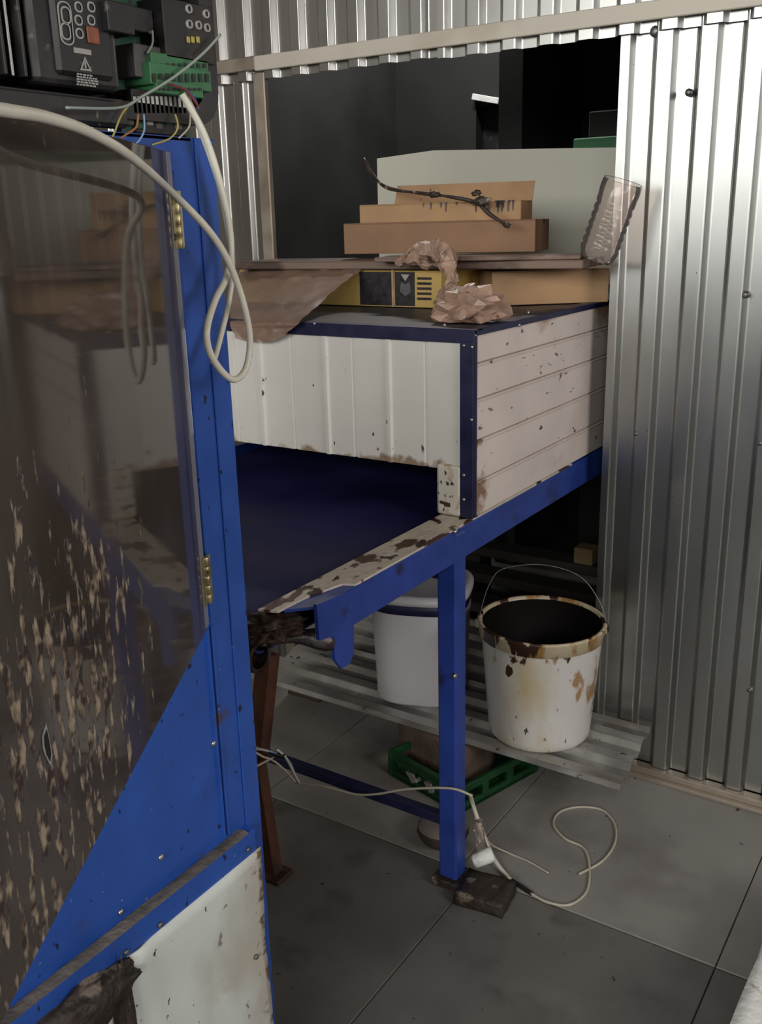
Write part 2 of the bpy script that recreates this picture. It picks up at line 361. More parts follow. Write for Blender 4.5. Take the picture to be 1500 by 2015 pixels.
# corrugated wall
def corr(u0, u1, phase, per=.096, ridge=.034, flank=.011, dep=.017):
    """profile points (u, d): d>0 stands out towards the room"""
    pts = []; k0 = math.floor((u0 - phase) / per) - 1; raw = []
    u = phase + k0 * per
    while u < u1 + per:
        raw += [(u, 0), (u + flank, dep), (u + flank + ridge, dep), (u + 2 * flank + ridge, 0)]
        u += per
    def at_(x):
        for (a, da), (b, db) in zip(raw, raw[1:]):
            if a <= x <= b: return da + (db - da) * ((x - a) / (b - a) if b > a else 0)
        return 0
    # rounded shoulders catch the light
    ch = .0022; rr_ = []
    for i in range(1, len(raw) - 1):
        p = Vector((*raw[i], 0))
        for q_ in (raw[i - 1], raw[i + 1]):
            v_ = Vector((*q_, 0)) - p
            if v_.length > 1e-6: rr_.append(tuple((p + v_.normalized() * min(ch, v_.length * .4))[:2]))
        k_ = len(rr_); a_, b_ = Vector((*rr_[-2], 0)), Vector((*rr_[-1], 0)); mid_ = (a_ + b_) / 2 * .5 + p * .5
        rr_.insert(k_ - 1, (mid_.x, mid_.y))
    pts = [(u0, at_(u0))] + [p for p in rr_ if u0 < p[0] < u1] + [(u1, at_(u1))]
    return pts
wall = bpy.data.objects.new('wall_back', None); C.objects.link(wall); wall['kind'] = 'structure'
wall.location = (-.4, YW, 0)
pl = lambda u, v, d: (u, YW - d, v)
obj('corrugated_sheet', G().profile(corr(XR, 1.0, -.762), .03, 1.875, .0012, pl), M['galv'], wall)
obj('corrugated_sheet', G().profile(corr(1.0, 2.0, -.762), .03, 1.875, .0012, pl), M['galv'], wall)
pu = lambda u, v, d: (u, YW - .013 - d, v)
obj('corrugated_sheet', G().profile(corr(-1.30, 2.0, -.75), 1.836, 2.9, .0012, pu), M['galv'], wall)
obj('corrugated_sheet', G().profile(corr(-3.2, -1.29, -.72), 1.842, 2.9, .0012, lambda u, v, d: (u, YW - .0115 - d, v)), M['galv'], wall)
obj('corrugated_sheet', G().profile(corr(-3.2, -1.888, -1.905, dep=.012), .03, 1.845, .0012, pl), M['galv'], wall)
def screw(px, py, r=.006):
    p = P(px, py, Y=YW - .013)
    mt = Matrix.Translation(p) @ Matrix.Rotation(PI / 2, 4, 'X')
    g = G().lathe([(r * 1.5, -.012), (r * 1.5, .002), (r, .0025), (r, .007), (r * .8, .008)], 12, mt, capt=True)
    obj('screw', g, M['screw'], wall)
for px, py in ((1253, 853), (1290, 62), (1497, 872), (1476, 1357), (1356, 182), (1468, 580)): screw(px, py, .0055 if py > 100 else .008)
# rails and trims
struct('trim_1', G().bar((-1.885, YW - .034, 1.8815), (2.0, YW - .034, 1.862), .012, .038, .002), M['rail'])
struct('trim_2', G().bar((-3.2, YW - .032, 1.889), (-1.887, YW - .032, 1.884), .010, .036, .002), M['flash'])
struct('trim_3', G().box(-1.908, -1.868, YW - .022, YW - .002, .0, 1.862, .003), M['flash'])
struct('trim_4', G().box(XR + .03, 2.0, YW - .035, YW - .001, .0, .028, .004).box(XR + .03, 2.0, YW - .052, YW - .035, 0, .012, .003), M['flash'])

# the room behind the camera and the dark room through the opening
struct('wall_left', G().box(-3.3, -3.2, -3.1, 5.1, 0, 3.0), M['brownwall'])
struct('wall_right', G().box(2.0, 2.1, -3.1, 5.1, 0, 3.0), M['brownwall'])
struct('wall_front', G().box(-3.3, 2.1, -3.1, -3.0, 0, 3.0), M['brownwall'])
struct('ceiling', G().box(-3.3, 2.1, -3.1, 5.1, 2.95, 3.05), M['brownwall'])
gw = G()
for x in (-2.83, -1.69, -.55, .59, 1.73): gw.box(x - .03, x + .03, -3.0, -2.93, 1.7, 2.88, .004)
gw.box(-2.86, 1.76, -3.0, -2.93, 1.66, 1.72, .004).box(-2.86, 1.76, -3.0, -2.93, 2.87, 2.93, .004)
struct('window_1', gw, M['flash'])
struct('window_2', G().box(1.95, 2.0, .3, 1.7, 1.2, 1.25, .004).box(1.95, 2.0, .3, 1.7, 2.25, 2.3, .004).box(1.95, 2.0, .3, .35, 1.2, 2.3, .004).box(1.95, 2.0, 1.65, 1.7, 1.2, 2.3, .004), M['flash'])
# far dark wall with a doorway
YF = 4.2
dl, dr, dt = -2.215, -2.095, 1.945
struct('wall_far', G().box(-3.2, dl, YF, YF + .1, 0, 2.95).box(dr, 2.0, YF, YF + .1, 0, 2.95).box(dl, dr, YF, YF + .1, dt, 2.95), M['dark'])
struct('door_1', G().box(dl, dr, YF + .07, YF + .1, 0, dt), M['black2'])
struct('trim_5', G().bar((dl - .005, YF - .02, 1.985), (dr + .01, YF - .02, 1.955), .03, .028, .003), M['foam'])
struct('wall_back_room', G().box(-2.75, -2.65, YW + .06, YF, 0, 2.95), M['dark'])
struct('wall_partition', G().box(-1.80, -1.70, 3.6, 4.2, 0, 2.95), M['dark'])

# ================================================================== CONVEYOR
XS = -.884; ZB = .854
conv = thing('belt_conveyor', (XS, 1.615, 0), 'blue steel belt conveyor with navy belt running into the wall opening', 'conveyor')
XLc = -1.80
g = G()
# C-section beam: web and two flanges
g.box(XS - .006, XS, 1.225, 3.45, .785, ZB, .0015).box(XS - .05, XS - .006, 1.225, 3.6, .785, .790).box(XS - .05, XS - .006, 1.225, 3.6, ZB - .005, ZB)
obj('side_beam', g, M['beam'], conv)
obj('side_beam', G().box(XLc, XLc + .006, 1.1, 3.45, .785, ZB, .0015).box(XLc, XLc + .05, 1.1, 3.6, .785, .79), M['beam'], conv)
# belt: loop round the end roller
bp = []
r_ = .034; yr, zr = 1.085, .812
for k in range(13):
    a = PI / 2 + PI * k / 12
    bp.append((yr + r_ * math.cos(a), zr + r_ * math.sin(a)))
top = [(3.55, zr + r_)] + [(2.4, zr + r_)] + bp + [(3.55, zr - r_)]
vs = []; fs = []
for i, (y, z) in enumerate(top):
    vs += [(XLc + .05, y, z), (-.959, y, z)]
    if i: fs.append([2 * i - 2, 2 * i - 1, 2 * i + 1, 2 * i])
n0 = len(vs)
vin = []
for i, (y, z) in enumerate(top):
    vin += [(XLc + .05, y, z - .004 if z > zr else z + .004), (-.959, y, z - .004 if z > zr else z + .004)]
fs += [[n0 + j for j in f][::-1] for f in fs[:len(top) - 1]]
for i in range(1, len(top)):
    fs.append([2 * i - 2, 2 * i, n0 + 2 * i, n0 + 2 * i - 2]); fs.append([2 * i - 1, 2 * i + 1, n0 + 2 * i + 1, n0 + 2 * i - 1])
obj('belt', G().add(vs + vin, fs), M['belt'], conv)
# white chipped edge strip (outer corner cut away at the near end)
g = G().prism([(-.958, 1.075), (-.925, 1.085), (-.922, 1.16), (-.905, 1.235), (-.8845, 1.245), (-.8845, 2.2), (-.958, 2.2)], Matrix.Translation((0, 0, ZB + .0005)), .004)
obj('edge_strip', g, M['strip'], conv, 'chipped off-white edge strip stained brown')
g = G().prism([(-.925, 1.10), (-.886, 1.14), (-.884, 1.25), (-.905, 1.237), (-.922, 1.162)], Matrix.Translation((0, 0, ZB - .004)), .005)
obj('end_plate', g, M['beam'], conv)
# roller seen end-on, hollow tube with shaft
mt = Matrix.Translation((-.950, 1.064, .780)) @ Matrix.Rotation(-PI / 2, 4, 'Y')
obj('roller', G().lathe([(.020, 0), (.026, -.001), (.0275, .002), (.0275, .85), (.02, .85), (.020, .0)], 24, mt, capb=False), M['roller'], conv)
obj('roller_shaft', G().tube([(-.99, 1.10, .800), (-.94, 1.14, .790), (-.892, 1.185, .775)], lambda t_: .016 + .004 * math.sin(t_ * 9), 12, 4), M['roller'], conv)
# lump of baked-on sugar at the belt's near corner
def blob(center, rad, scl, amp, freq, seed, sub=4, octv=5):
    bm = bmesh.new(); bmesh.ops.create_icosphere(bm, subdivisions=sub, radius=1)
    for v in bm.verts:
        n = v.co.normalized()
        k = 1 + amp * (noise.fractal(n * freq + Vector((seed, seed * 2, 0)), 1, 2, octv))
        v.co = Vector((n.x * scl[0], n.y * scl[1], n.z * scl[2])) * rad * k + Vector(center)
    return bm
obj('caked_residue', G().frombm(blob((-.945, 1.090, .828), .03, (1.5, 1.9, .72), .5, 2.6, 3, 4, 3), True), M['roller'], conv, 'glossy brown caked-on residue')
# end bracket plate
mt = Matrix(((0, 0, 1, XS - .004), (1, 0, 0, 0), (0, 1, 0, 0), (0, 0, 0, 1)))
obj('end_bracket', G().prism([(1.13, .862), (1.235, .852), (1.228, .735), (1.215, .722), (1.192, .722), (1.174, .745), (1.172, .790), (1.133, .798)], mt, .007), M['beam'], conv)
# legs
g = G().box(XS - .042, XS + .003, 1.592, 1.637, .022, .845, .004)
obj('leg', g, M['beam'], conv); obj('foot_plate', G().box(XS - .055, XS + .014, 1.58, 1.652, .004, .022, .002), M['grime'], conv)
obj('leg', G().box(XLc, XLc + .045, 1.592, 1.637, .0, .845, .004), M['beam'], conv)
for x in (XS - .042, XLc): obj('leg', G().box(x, x + .045, 3.3, 3.345, 0, .8, .004), M['beam'], conv)
obj('crossbar', G().box(XLc + .04, XS - .03, 1.603, 1.627, .148, .172, .002), M['navy'], conv)
obj('crossbar', G().box(XLc + .04, XS - .03, 1.6, 1.63, .74, .78, .002), M['navy'], conv)
# bent rusty support leg
g = G()
pp = [P(528, 1285, Y=1.52), P(506, 1490, Y=1.47), P(541, 1722, Z=0)]
g.bar(pp[0], pp[1] + Vector((0, 0, -.01)), .045, .035, .003, up=(0, 1, 0)).bar(pp[1], pp[2], .032, .03, .003, up=(0, 1, 0))
obj('rusty_leg', g, M['rust'], conv, 'rust-brown bent support leg'); obj('rusty_foot', G().box(pp[2].x - .035, pp[2].x + .035, pp[2].y - .03, pp[2].y + .03, 0, .012, .003), M['rust'], conv)
obj('rusty_brace', G().bar((-1.36, 1.15, .76), (-1.36, 1.9, .76), .035, .03, .003), M['rust'], conv)
for (px, py) in ((896, 1046), (895, 1330)):
    p = P(px, py, X=XS + .003); mt = Matrix.Translation(p) @ Matrix.Rotation(PI / 2, 4, 'Y')
    obj('bolt', G().lathe([(.006, -.004), (.006, .002), (.004, .004)], 10, mt, capt=True), M['steel'], conv)

# ================================================================== TUNNEL HOUSING
YB = 1.67; ZTOP = 1.242; YEND = 3.3; XLh = -1.84
hous = thing('tunnel_housing', (-1.36, YB, ZB), 'white sheet-clad tunnel box with navy corner trims standing over the conveyor', 'housing')
# front panel: vertical profiled sheet
xs_g = [-1.809, -1.734, -1.658, -1.582, -1.507, -1.431, -1.340, -1.246, -1.174, -1.083, -.994]
prof = [(XLh, 0)]
for i, x in enumerate(xs_g):
    if i % 2: prof += [(x - .006, 0), (x - .003, .005), (x + .004, .005), (x + .008, 0)]
    else: prof += [(x - .004, 0), (x - .001, -.004), (x + .002, -.004), (x + .005, 0)]
prof += [(-.908, 0)]
obj('front_panel', G().profile(prof, .957, ZTOP - .01, .0015, lambda u, v, d: (u, YB - d, v)), M['white_front'], hous)
# foot post of the front at the right (stained, rounded bottom)
obj('front_post', G().box(-.966, -.908, YB - .008, YB + .05, ZB + .006, .968, .006, seg=2), M['white_stained'], hous, 'grimy white end post of the front panel')
obj('front_post', G().box(XLh, XLh + .05, YB - .006, YB + .05, ZB + .006, .968, .006, seg=2), M['white_stained'], hous)
# side: horizontal siding planks
zs = [ZB + .004, .932, 1.019, 1.1035, 1.176, ZTOP - .006]
for i in range(5):
    z0, z1 = zs[i], zs[i + 1]
    g = G()
    prof = [(z0 + .0005, -.004), (z0 + .004, 0), (z1 - .008, 0), (z1 - .003, .0018), (z1 - .0008, -.002)]
    g.profile(prof, YB + .002, YEND, .010, lambda u, v, d: (XS + d, v, u))
    obj('side_plank', g, M['siding_low' if i < 2 else 'siding'], hous)
obj('far_side_panel', G().box(XLh - .012, XLh, YB, YEND, ZB + .005, ZTOP - .004), M['siding'], hous)
obj('top_panel', G().box(XLh, XS - .002, YB + .003, YEND, ZTOP - .004, ZTOP), paint('dark_top', (.07, .07, .075), .5, var=.3, vscale=6, spots=[((.16, .14, .12), 8, .58, .15, (1, 1, 1))]), hous)
obj('inner_lining', G().box(XS - .03, XS - .014, YB + .06, YEND, ZB + .006, ZTOP - .01).box(XLh, XS - .03, YEND - .02, YEND, ZB + .02, ZTOP - .01), M['navy'], hous)
# navy angle trims
obj('edge_trim', G().box(XLh, XS + .004, YB - .006, YB + .0, ZTOP - .024, ZTOP + .003, .001).box(XLh, XS + .004, YB, YB + .03, ZTOP, ZTOP + .003), M['navy'], hous, 'navy metal angle along the top front edge')
obj('edge_trim', G().box(XS, XS + .004, YB + .01, YEND, ZTOP - .010, ZTOP + .003, .001).box(XS - .03, XS, YB + .03, YEND, ZTOP, ZTOP + .003), M['navy'], hous)
obj('corner_trim', G().box(-.911, XS + .003, YB - .007, YB - .001, ZB + .006, ZTOP - .02, .001).box(XS, XS + .003, YB - .004, YB + .012, ZB + .006, ZTOP - .01, .001), M['navy'], hous, 'navy metal corner strip')
def rivet(p, ax, r=.0035, par=None, mat='steel'):
    rot = {'y': Matrix.Rotation(PI / 2, 4, 'X'), 'x': Matrix.Rotation(PI / 2, 4, 'Y'), 'z': Matrix.Identity(4)}[ax]
    obj('rivet', G().lathe([(r, -.001), (r, .001), (r * .6, .0025)], 10, Matrix.Translation(p) @ rot, capt=True), M[mat], par)
for px, py in ((913, 680), (929, 683), (928, 826), (913, 935), (913, 983), (619, 637), (875, 640)): rivet(P(px, py, Y=YB - .008), 'y', .0035, hous)
for px, py in ((1040, 615), (1022, 640)): rivet(P(px, py, X=XS + .004), 'x', .004, hous)

# ================================================================== MACHINE (left foreground)
XM = -.86
mach = thing('machine_frame', (XM, .9, 0), 'bright blue steel machine frame with white lower panel and open plastic door', 'machine')
g = G().box(XM - .004, XM, .868, .938, .0, 1.552, .001).box(XM - .06, XM - .004, .934, .938, 0, 1.552)
g.box(XM, XM + .003, .905, .938, .0, 1.552, .001)
obj('upright', g, M['blue'], mach)
obj('side_panel', G().box(XM - .006, XM - .002, -.1, .873, .560, 1.02), M['blue'], mach)
obj('panel_seam', G().box(XM - .002, XM + .0015, .866, .871, .60, .93).box(XM - .002, XM + .002, .857, .861, .60, .93), M['blue'], mach)
obj('lower_rail', G().box(XM - .004, XM + .0195, -.1, .9045, .556, .594, .001), M['blue'], mach)
# dusty ledge on the rail
bm = bmesh.new(); NX, NY = 4, 90; vv = []
g = G()
vs = []; fs = []
for j in range(NY + 1):
    y = -.1 + j * (.99) / NY
    for i in range(NX + 1):
        x = XM + .0 + .020 * i / NX
        h = .594 + .0035 * max(0, noise.fractal(Vector((x * 60, y * 30, 1)), 1, 2, 4) + .35) + .0004 if 0 < i < NX else .5943
        vs.append((x, y, h))
for j in range(NY):
    for i in range(NX):
        a = j * (NX + 1) + i; fs.append([a, a + 1, a + NX + 2, a + NX + 1])
bm.free()
obj('dusty_ledge', g.add(vs, fs, True), M['dust'], mach, 'grey dusty ledge above the white panel')
# white lower panel, creased
vs = []; fs = []; NYp, NZp = 24, 24; y0, y1, z0, z1 = .645, .913, .03, .557
for k in range(2):
    for j in range(NZp + 1):
        for i in range(NYp + 1):
            u, v = i / NYp, j / NZp
            y = y0 + (y1 - y0) * u; z = z0 + (z1 - z0) * v
            d = .004 * math.exp(-((y - .70 - (.35 - z) * .15) / .018) ** 2) - .004 * math.exp(-((z - .47 + (y - .65) * .3) / .05) ** 2) + .002 * noise.noise(Vector((y * 9, z * 7, 2)))
            vs.append((XM + .021 + d - k * .004, y, z))
    b = k * (NYp + 1) * (NZp + 1)
    for j in range(NZp):
        for i in range(NYp):
            a = b + j * (NYp + 1) + i; q = [a, a + 1, a + NYp + 2, a + NYp + 1]; fs.append(q if not k else q[::-1])
S1 = (NYp + 1) * (NZp + 1)
ring = [i for i in range(NYp + 1)] + [j * (NYp + 1) + NYp for j in range(1, NZp + 1)] + [NZp * (NYp + 1) + i for i in range(NYp - 1, -1, -1)] + [j * (NYp + 1) for j in range(NZp - 1, 0, -1)]
for a, b in zip(ring, ring[1:] + ring[:1]): fs.append([a, b, S1 + b, S1 + a])
obj('lower_panel', G().add(vs, fs, True), M['white'], mach, 'creased white sheet-metal lower panel')
obj('lower_panel', G().box(XM + .012, XM + .016, -.1, .62, .03, .50), M['white_stained'], mach)
for px, py in ((489, 1672), (316, 1820), (249, 1874), (505, 1883)): rivet(P(px, py, X=XM + .021), 'x', .0042, mach, 'screw')
for px, py in ((421, 1463), (317, 1687), (238, 1795)): rivet(P(px, py, X=XM - .001), 'x', .0045, mach, 'steel')
# grime-caked post and lump at the near end
obj('grimy_post', G().frombm(blob((XM + .028, .632, .40), .1, (.10, .13, 1.6), .25, 3, 5), True), M['grime'], mach, 'grime-caked post')
obj('grime_lump', G().frombm(blob((XM + .02, .565, .535), .05, (.5, 1.9, .75), .22, 3, 9, 4, 4), True), M['grime'], mach, 'black lump of grime under the ledge')
obj('grime_lump', G().frombm(blob((XM + .03, .52, .500), .05, (.4, 1.5, .7), .22, 3, 19, 4, 4), True), M['grime'], mach)
# top rail and dark interior
obj('top_rail', G().box(XM - .004, XM, -.1, .87, 1.512, 1.552, .001).box(XM - .05, XM + .0, -.1, .90, 1.548, 1.552), M['blue'], mach)
obj('upright', G().box(XM - .004, XM, -.1, -.05, 0, 1.552, .001), M['blue'], mach)
obj('added_dark_panel', G().box(-1.5, -1.49, -.1, .93, .0, 1.55).box(-1.5, XM - .01, -.1, -.09, 0, 1.55).box(-1.5, XM - .01, -.1, .93, .56, .565), M['dark'], mach)  # unseen panels added to keep the machine interior dark
obj('upright', G().box(-1.5, -1.46, .9, .938, 0, 1.552, .001), M['blue'], mach)
# door: swung open about the upright
HX, HY = XM + .002, .862
DA = math.radians(-30.9)
dd = Vector((math.sin(DA), math.cos(DA), 0)); dn = Vector((dd.y, -dd.x, 0))
def dpt(a, z, off=0): return Vector((HX, HY, z)) - dd * a + dn * off
DZ0, DZ1, DLEN = .932, 1.534, .80
def dbox(g, a0, a1, z0, z1, o0, o1, bev=0):
    mt = Matrix((-dd, dn, Vector((0, 0, 1)))).transposed().to_4x4(); mt.translation = Vector((HX, HY, 0))
    return g.box(a0, a1, o0, o1, z0, z1, bev, mt)
door = bpy.data.objects.new('door', None); C.objects.link(door); door.parent = mach
door.location = Vector((HX, HY, DZ0)) - mach.location
door['label'] = 'clouded glossy plastic door panel smeared with dried flakes, swung open'
# pane with a nick torn out near the free lower corner
obj('pane', dbox(G(), .012, DLEN, DZ0, DZ1, -.005, 0, .0006), M['pane'], door)
obj('pane_edge', dbox(G(), .003, .0205, DZ0 + .004, DZ1, -.0055, .0012, .0008), M['edge'], door, 'pale polished edge of the pane')
def PD(px, py, off):
    v = P(px, py, D=1.0) - CAM; o0 = Vector((HX, HY, 0)) + dn * off - CAM
    return CAM + v * (dn.dot(o0) / dn.dot(v))
mtd = Matrix((-dd, Vector((0, 0, 1)), dn)).transposed().to_4x4()
cz = PD(92, 1470, .0004); mtd.translation = cz
tear = [(-.004, .036), (.006, .030), (.008, .010), (.006, -.012), (-.001, -.034), (-.007, -.020), (-.006, .010)]
obj('torn_patch', G().prism([(x * .95, y * .46 + .002 * math.sin(y * 400)) for x, y in tear], mtd, .0006), M['print'], door); mtd.translation = cz + dn * .0005
obj('torn_slit', G().prism([(x * .6, y * .38) for x, y in tear], mtd, .0006), M['tape'], door, 'dark torn slit in the pane')
def hinge(z0, z1):
    g = G(); c = Vector((HX + .005, HY - .001, 0)); n = 5; h = (z1 - z0) / n
    for k in range(n):
        mt = Matrix.Translation((c.x, c.y, z0 + k * h)); g.lathe([(.0038, .0004), (.0042, .001), (.0042, h - .001), (.0038, h - .0004)], 10, mt, capt=True)
    g.box(XM + .0032, XM + .0045, HY + .002, HY + .010, z0, z1)
    dbox(g, .0, .016, z0, z1, .0015, .003)
    obj('hinge', g, M['brass'], door, 'small brass hinge')
hinge(P(337, 490, X=XM)[2], P(330, 375, X=XM)[2]); hinge(P(415, 1180, X=XM)[2], P(405, 1090, X=XM)[2])

# ================================================================== CONTROL BOX on top of the machine
XE = -.845
eb = thing('control_box', (XE - .03, .75, 1.552), 'open black control box with inverter, keypad and green circuit boards on the machine', 'control box')
def yz(px, py, X=XE): p = P(px, py, X=X); return p.y, p.z
# tray with rounded outline
def rrect(y0, y1, z0, z1, r, n=6):
    pts = []
    for (cy_, cz_, a0) in ((y1 - r, z1 - r, 0), (y0 + r, z1 - r, PI / 2), (y0 + r, z0 + r, PI), (y1 - r, z0 + r, 1.5 * PI)):
        for k in range(n + 1):
            a = a0 + PI / 2 * k / n; pts.append((cy_ + r * math.cos(a), cz_ + r * math.sin(a)))
    return pts
def platex(pts, X0, th):
    return G().prism(pts, Matrix(((0, 0, 1, X0), (1, 0, 0, 0), (0, 1, 0, 0), (0, 0, 0, 1))), th)
outer = rrect(.50, .950, 1.566, 1.86, .04)
obj('back_tray', platex(outer, XE - .075, .006), M['black2'], eb)
inner = rrect(.52, .926, 1.584, 1.84, .028)
n = len(outer); vs = [(XE - .07, y, z) for y, z in outer] + [(XE - .07, y, z) for y, z in inner] + [(XE - .01, y, z) for y, z in outer] + [(XE - .01, y, z) for y, z in inner]
fs = []
for k in range(n):
    k2 = (k + 1) % n
    fs += [[k, k2, 2 * n + k2, 2 * n + k], [n + k, 3 * n + k, 3 * n + k2, n + k2], [2 * n + k, 2 * n + k2, 3 * n + k2, 3 * n + k]]
obj('rim', G().add(vs, fs), M['black'], eb)
for y_ in (.82, .55): obj('mounting_foot', G().box(XE - .06, XE - .02, y_, y_ + .08, 1.5525, 1.572, .002), M['black2'], eb)
obj('lower_skirt', G().box(XE - .03, XE - .008, .50, .80, 1.556, 1.585, .004), M['black2'], eb)
# inverter with keypad
ya, _z = yz(85, 100); yb, _z = yz(232, 100)
inv = obj('inverter', G().box(XE - .068, XE, .674, yb, 1.590, 1.80, .006, seg=2).box(XE - .005, XE + .006, ya + .012, yb - .012, 1.60, 1.80, .004), M['black'], eb, 'black inverter drive with keypad')
XK = XE + .0062
def kpt(px, py): p = P(px, py, X=XK); return p.y, p.z
kg = G()
def ringpl(c, w, h, t, X0=XK, th=.0008):
    """flat rounded outline"""
    g = G(); o_ = rrect(c[0] - w / 2, c[0] + w / 2, c[1] - h / 2, c[1] + h / 2, min(w, h) * .42, 4); i_ = rrect(c[0] - w / 2 + t, c[0] + w / 2 - t, c[1] - h / 2 + t, c[1] + h / 2 - t, min(w, h) * .42 - t * .8, 4)
    n = len(o_); vs = [(X0 + th, y, z) for y, z in o_] + [(X0 + th, y, z) for y, z in i_] + [(X0, y, z) for y, z in o_]
    fs = []
    for k in range(n):
        k2 = (k + 1) % n; fs += [[k, k2, n + k2, n + k], [2 * n + k, 2 * n + k2, k2, k]]
    return g.add(vs, fs)
for px, py, w, h in ((129, 30, .012, .016), (129, 62, .012, .016), (154, 40, .010, .010), (179, 40, .010, .010), (156, 66, .010, .010), (154, 14, .010, .010), (179, 14, .010, .010)):
    obj('keypad_key', ringpl(kpt(px, py), w, h, .0016), M['print'], inv)
obj('keypad_bezel', ringpl(kpt(129, 46), .017, .040, .0014), M['print'], inv)
c = kpt(182, 70); obj('keypad_key', G().box(XK, XK + .002, c[0] - .008, c[0] + .008, c[1] - .008, c[1] + .008, .001), M['redkey'], inv, 'faded red stop key')
# warning triangle and lines of fine print, a printed bar
c = kpt(168, 130); o_ = []
tg = G(); R1, R2 = .009, .0055
vs = [(XK + .0006, c[0] + R1 * math.sin(a), c[1] + R1 * math.cos(a)) for a in (0, 2 * PI / 3, 4 * PI / 3)] + [(XK + .0006, c[0] + R2 * math.sin(a), c[1] + R2 * math.cos(a)) for a in (0, 2 * PI / 3, 4 * PI / 3)]
tg.add(vs, [[0, 1, 4, 3], [1, 2, 5, 4], [2, 0, 3, 5]]); tg.box(XK, XK + .0006, c[0] - .0008, c[0] + .0008, c[1] - .002, c[1] + .004)
obj('warning_mark', tg, M['print'], inv)
lp = G()
for i, wd in enumerate((.020, .026, .024, .028, .022)):
    c = kpt(171, 148 + i * 5); x = c[0] - .013
    while x < c[0] - .013 + wd:
        w = random.uniform(.002, .005); lp.box(XK, XK + .0005, x, x + w, c[1] - .0008, c[1] + .0008); x += w + .0012
c = kpt(162, 101); lp.box(XK, XK + .0006, c[0] - .011, c[0] + .011, c[1] - .0025, c[1] + .0025)
obj('fine_print', lp, M['print'], inv)
for k, y_ in enumerate((.560, .574, .588, .602, .616, .630, .642, .654, .665)):
    obj('cooling_fin', G().box(XE - .06, XE - .004 - .006 * (k % 2), y_, y_ + .0035, 1.595, 1.80, .0008), M['steel' if y_ == .654 else 'black2'], inv)  # one fin in steel colour paints the bright vertical highlight
# boards and blocks at the right
def slab(name, px0, py0, px1, py1, X0, X1, mat, par=eb, bev=.001, label=None):
    a = P(px0, py1, X=X1); b = P(px1, py0, X=X1)
    return obj(name, G().box(X0, X1, min(a.y, b.y), max(a.y, b.y), min(a.z, b.z), max(a.z, b.z), bev), M[mat], par, label)
pc = slab('circuit_board', 236, 15, 408, 212, XE - .05, XE - .046, 'pcb')
slab('relay', 268, 95, 325, 150, XE - .046, XE - .015, 'chip', pc); slab('cover', 328, 15, 416, 112, XE - .046, XE - .006, 'black', pc)
slab('capacitor', 240, 20, 300, 55, XE - .046, XE - .02, 'black2', pc)
for px, py in ((371, 48), (389, 50), (406, 55), (404, 28), (370, 18)):
    p = P(px, py, X=XE - .006); mt = Matrix.Translation(p) @ Matrix.Rotation(PI / 2, 4, 'Y')
    bt_ = obj('button', G().lathe([(.0048, 0), (.0048, .003), (.0030, .003), (.0030, .0012)], 14, mt, capb=False), M['print'], pc, 'white ring button'); obj('button_centre', G().lathe([(.0031, 0), (.0031, .0018)], 12, mt, capt=True), M['black'], bt_)
for px in (372, 381, 391): slab('indicator', px - 3, 72, px + 3, 84, XE - .006, XE - .004, 'wire_y', pc)
for i, (x0, y0, x1, y1) in enumerate(((300, 120, 410, 137), (298, 140, 415, 165), (310, 168, 400, 182))):
    tb = slab('terminal_block', x0, y0, x1, y1, XE - .046, XE - .006 + i * .003, 'term', pc)
    for k in range(9):
        q = x0 + (k + .5) * (x1 - x0) / 9; slab('terminal_slot', q - 2.5, y0 + 5, q + 2.5, y1 - 4, XE - .004 + i * .003, XE - .0055 + i * .003 + .002, 'black', tb, 0)
slab('pin_header', 262, 188, 372, 214, XE - .045, XE - .012, 'black', pc)
for k in range(12):
    q = 266 + k * 8.8; slab('pin', q - 1.2, 190, q + 1.2, 222, XE - .012, XE - .010, 'steel', pc, 0)
lb = slab('lower_board', 240, 218, 372, 268, XE - .03, XE - .026, 'pcb')
for k in range(6): slab('chip', 252 + k * 19, 232 + (k % 2) * 10, 264 + k * 19, 246 + (k % 2) * 8, XE - .026, XE - .018, ('chip', 'pcb', 'print')[k % 3], lb)
slab('dark_cover', 215, 10, 262, 60, XE - .06, XE + .015, 'black')
# loose wires of the box
def wire(name, pts, r, mat, par=None, X=None, k=8, n=6):
    q = [P(*p[:2], **({'X': p[2]} if len(p) > 2 else {'X': X})) for p in pts]
    return obj(name, G().tube(q, r, n, k), M[mat], par)
wire('loose_wire', [(130, 212), (235, 212), (280, 190), (345, 150), (400, 105), (434, 68)], .0016, 'cable_grey', eb, XE + .012)
wire('loose_wire', [(262, 200), (240, 225), (225, 262), (218, 275)], .0011, 'wire_y', eb, XE + .004)
wire('loose_wire', [(272, 225), (268, 250), (248, 265), (238, 272)], .0013, 'wire_o', eb, XE + .004)
wire('loose_wire', [(283, 225), (284, 255), (275, 275), (262, 288)], .0011, 'wire_b', eb, XE + .004)
wire('loose_wire', [(345, 225), (350, 250), (335, 272), (300, 285)], .0011, 'wire_y', eb, XE + .004)
wire('loose_wire', [(375, 225), (372, 250), (352, 272)], .0011, 'cable_old', eb, XE + .004)
wire('loose_wire', [(330, 165), (362, 175), (378, 192), (393, 215)], .0014, 'wire_r', eb, XE + .008)
wire('loose_wire', [(340, 165), (368, 178), (384, 196), (391, 216)], .0012, 'wire_n', eb, XE + .008)
wire('loose_wire', [(300, 60), (300, 85), (290, 105)], .0012, 'cable_grey', eb, XE - .01)
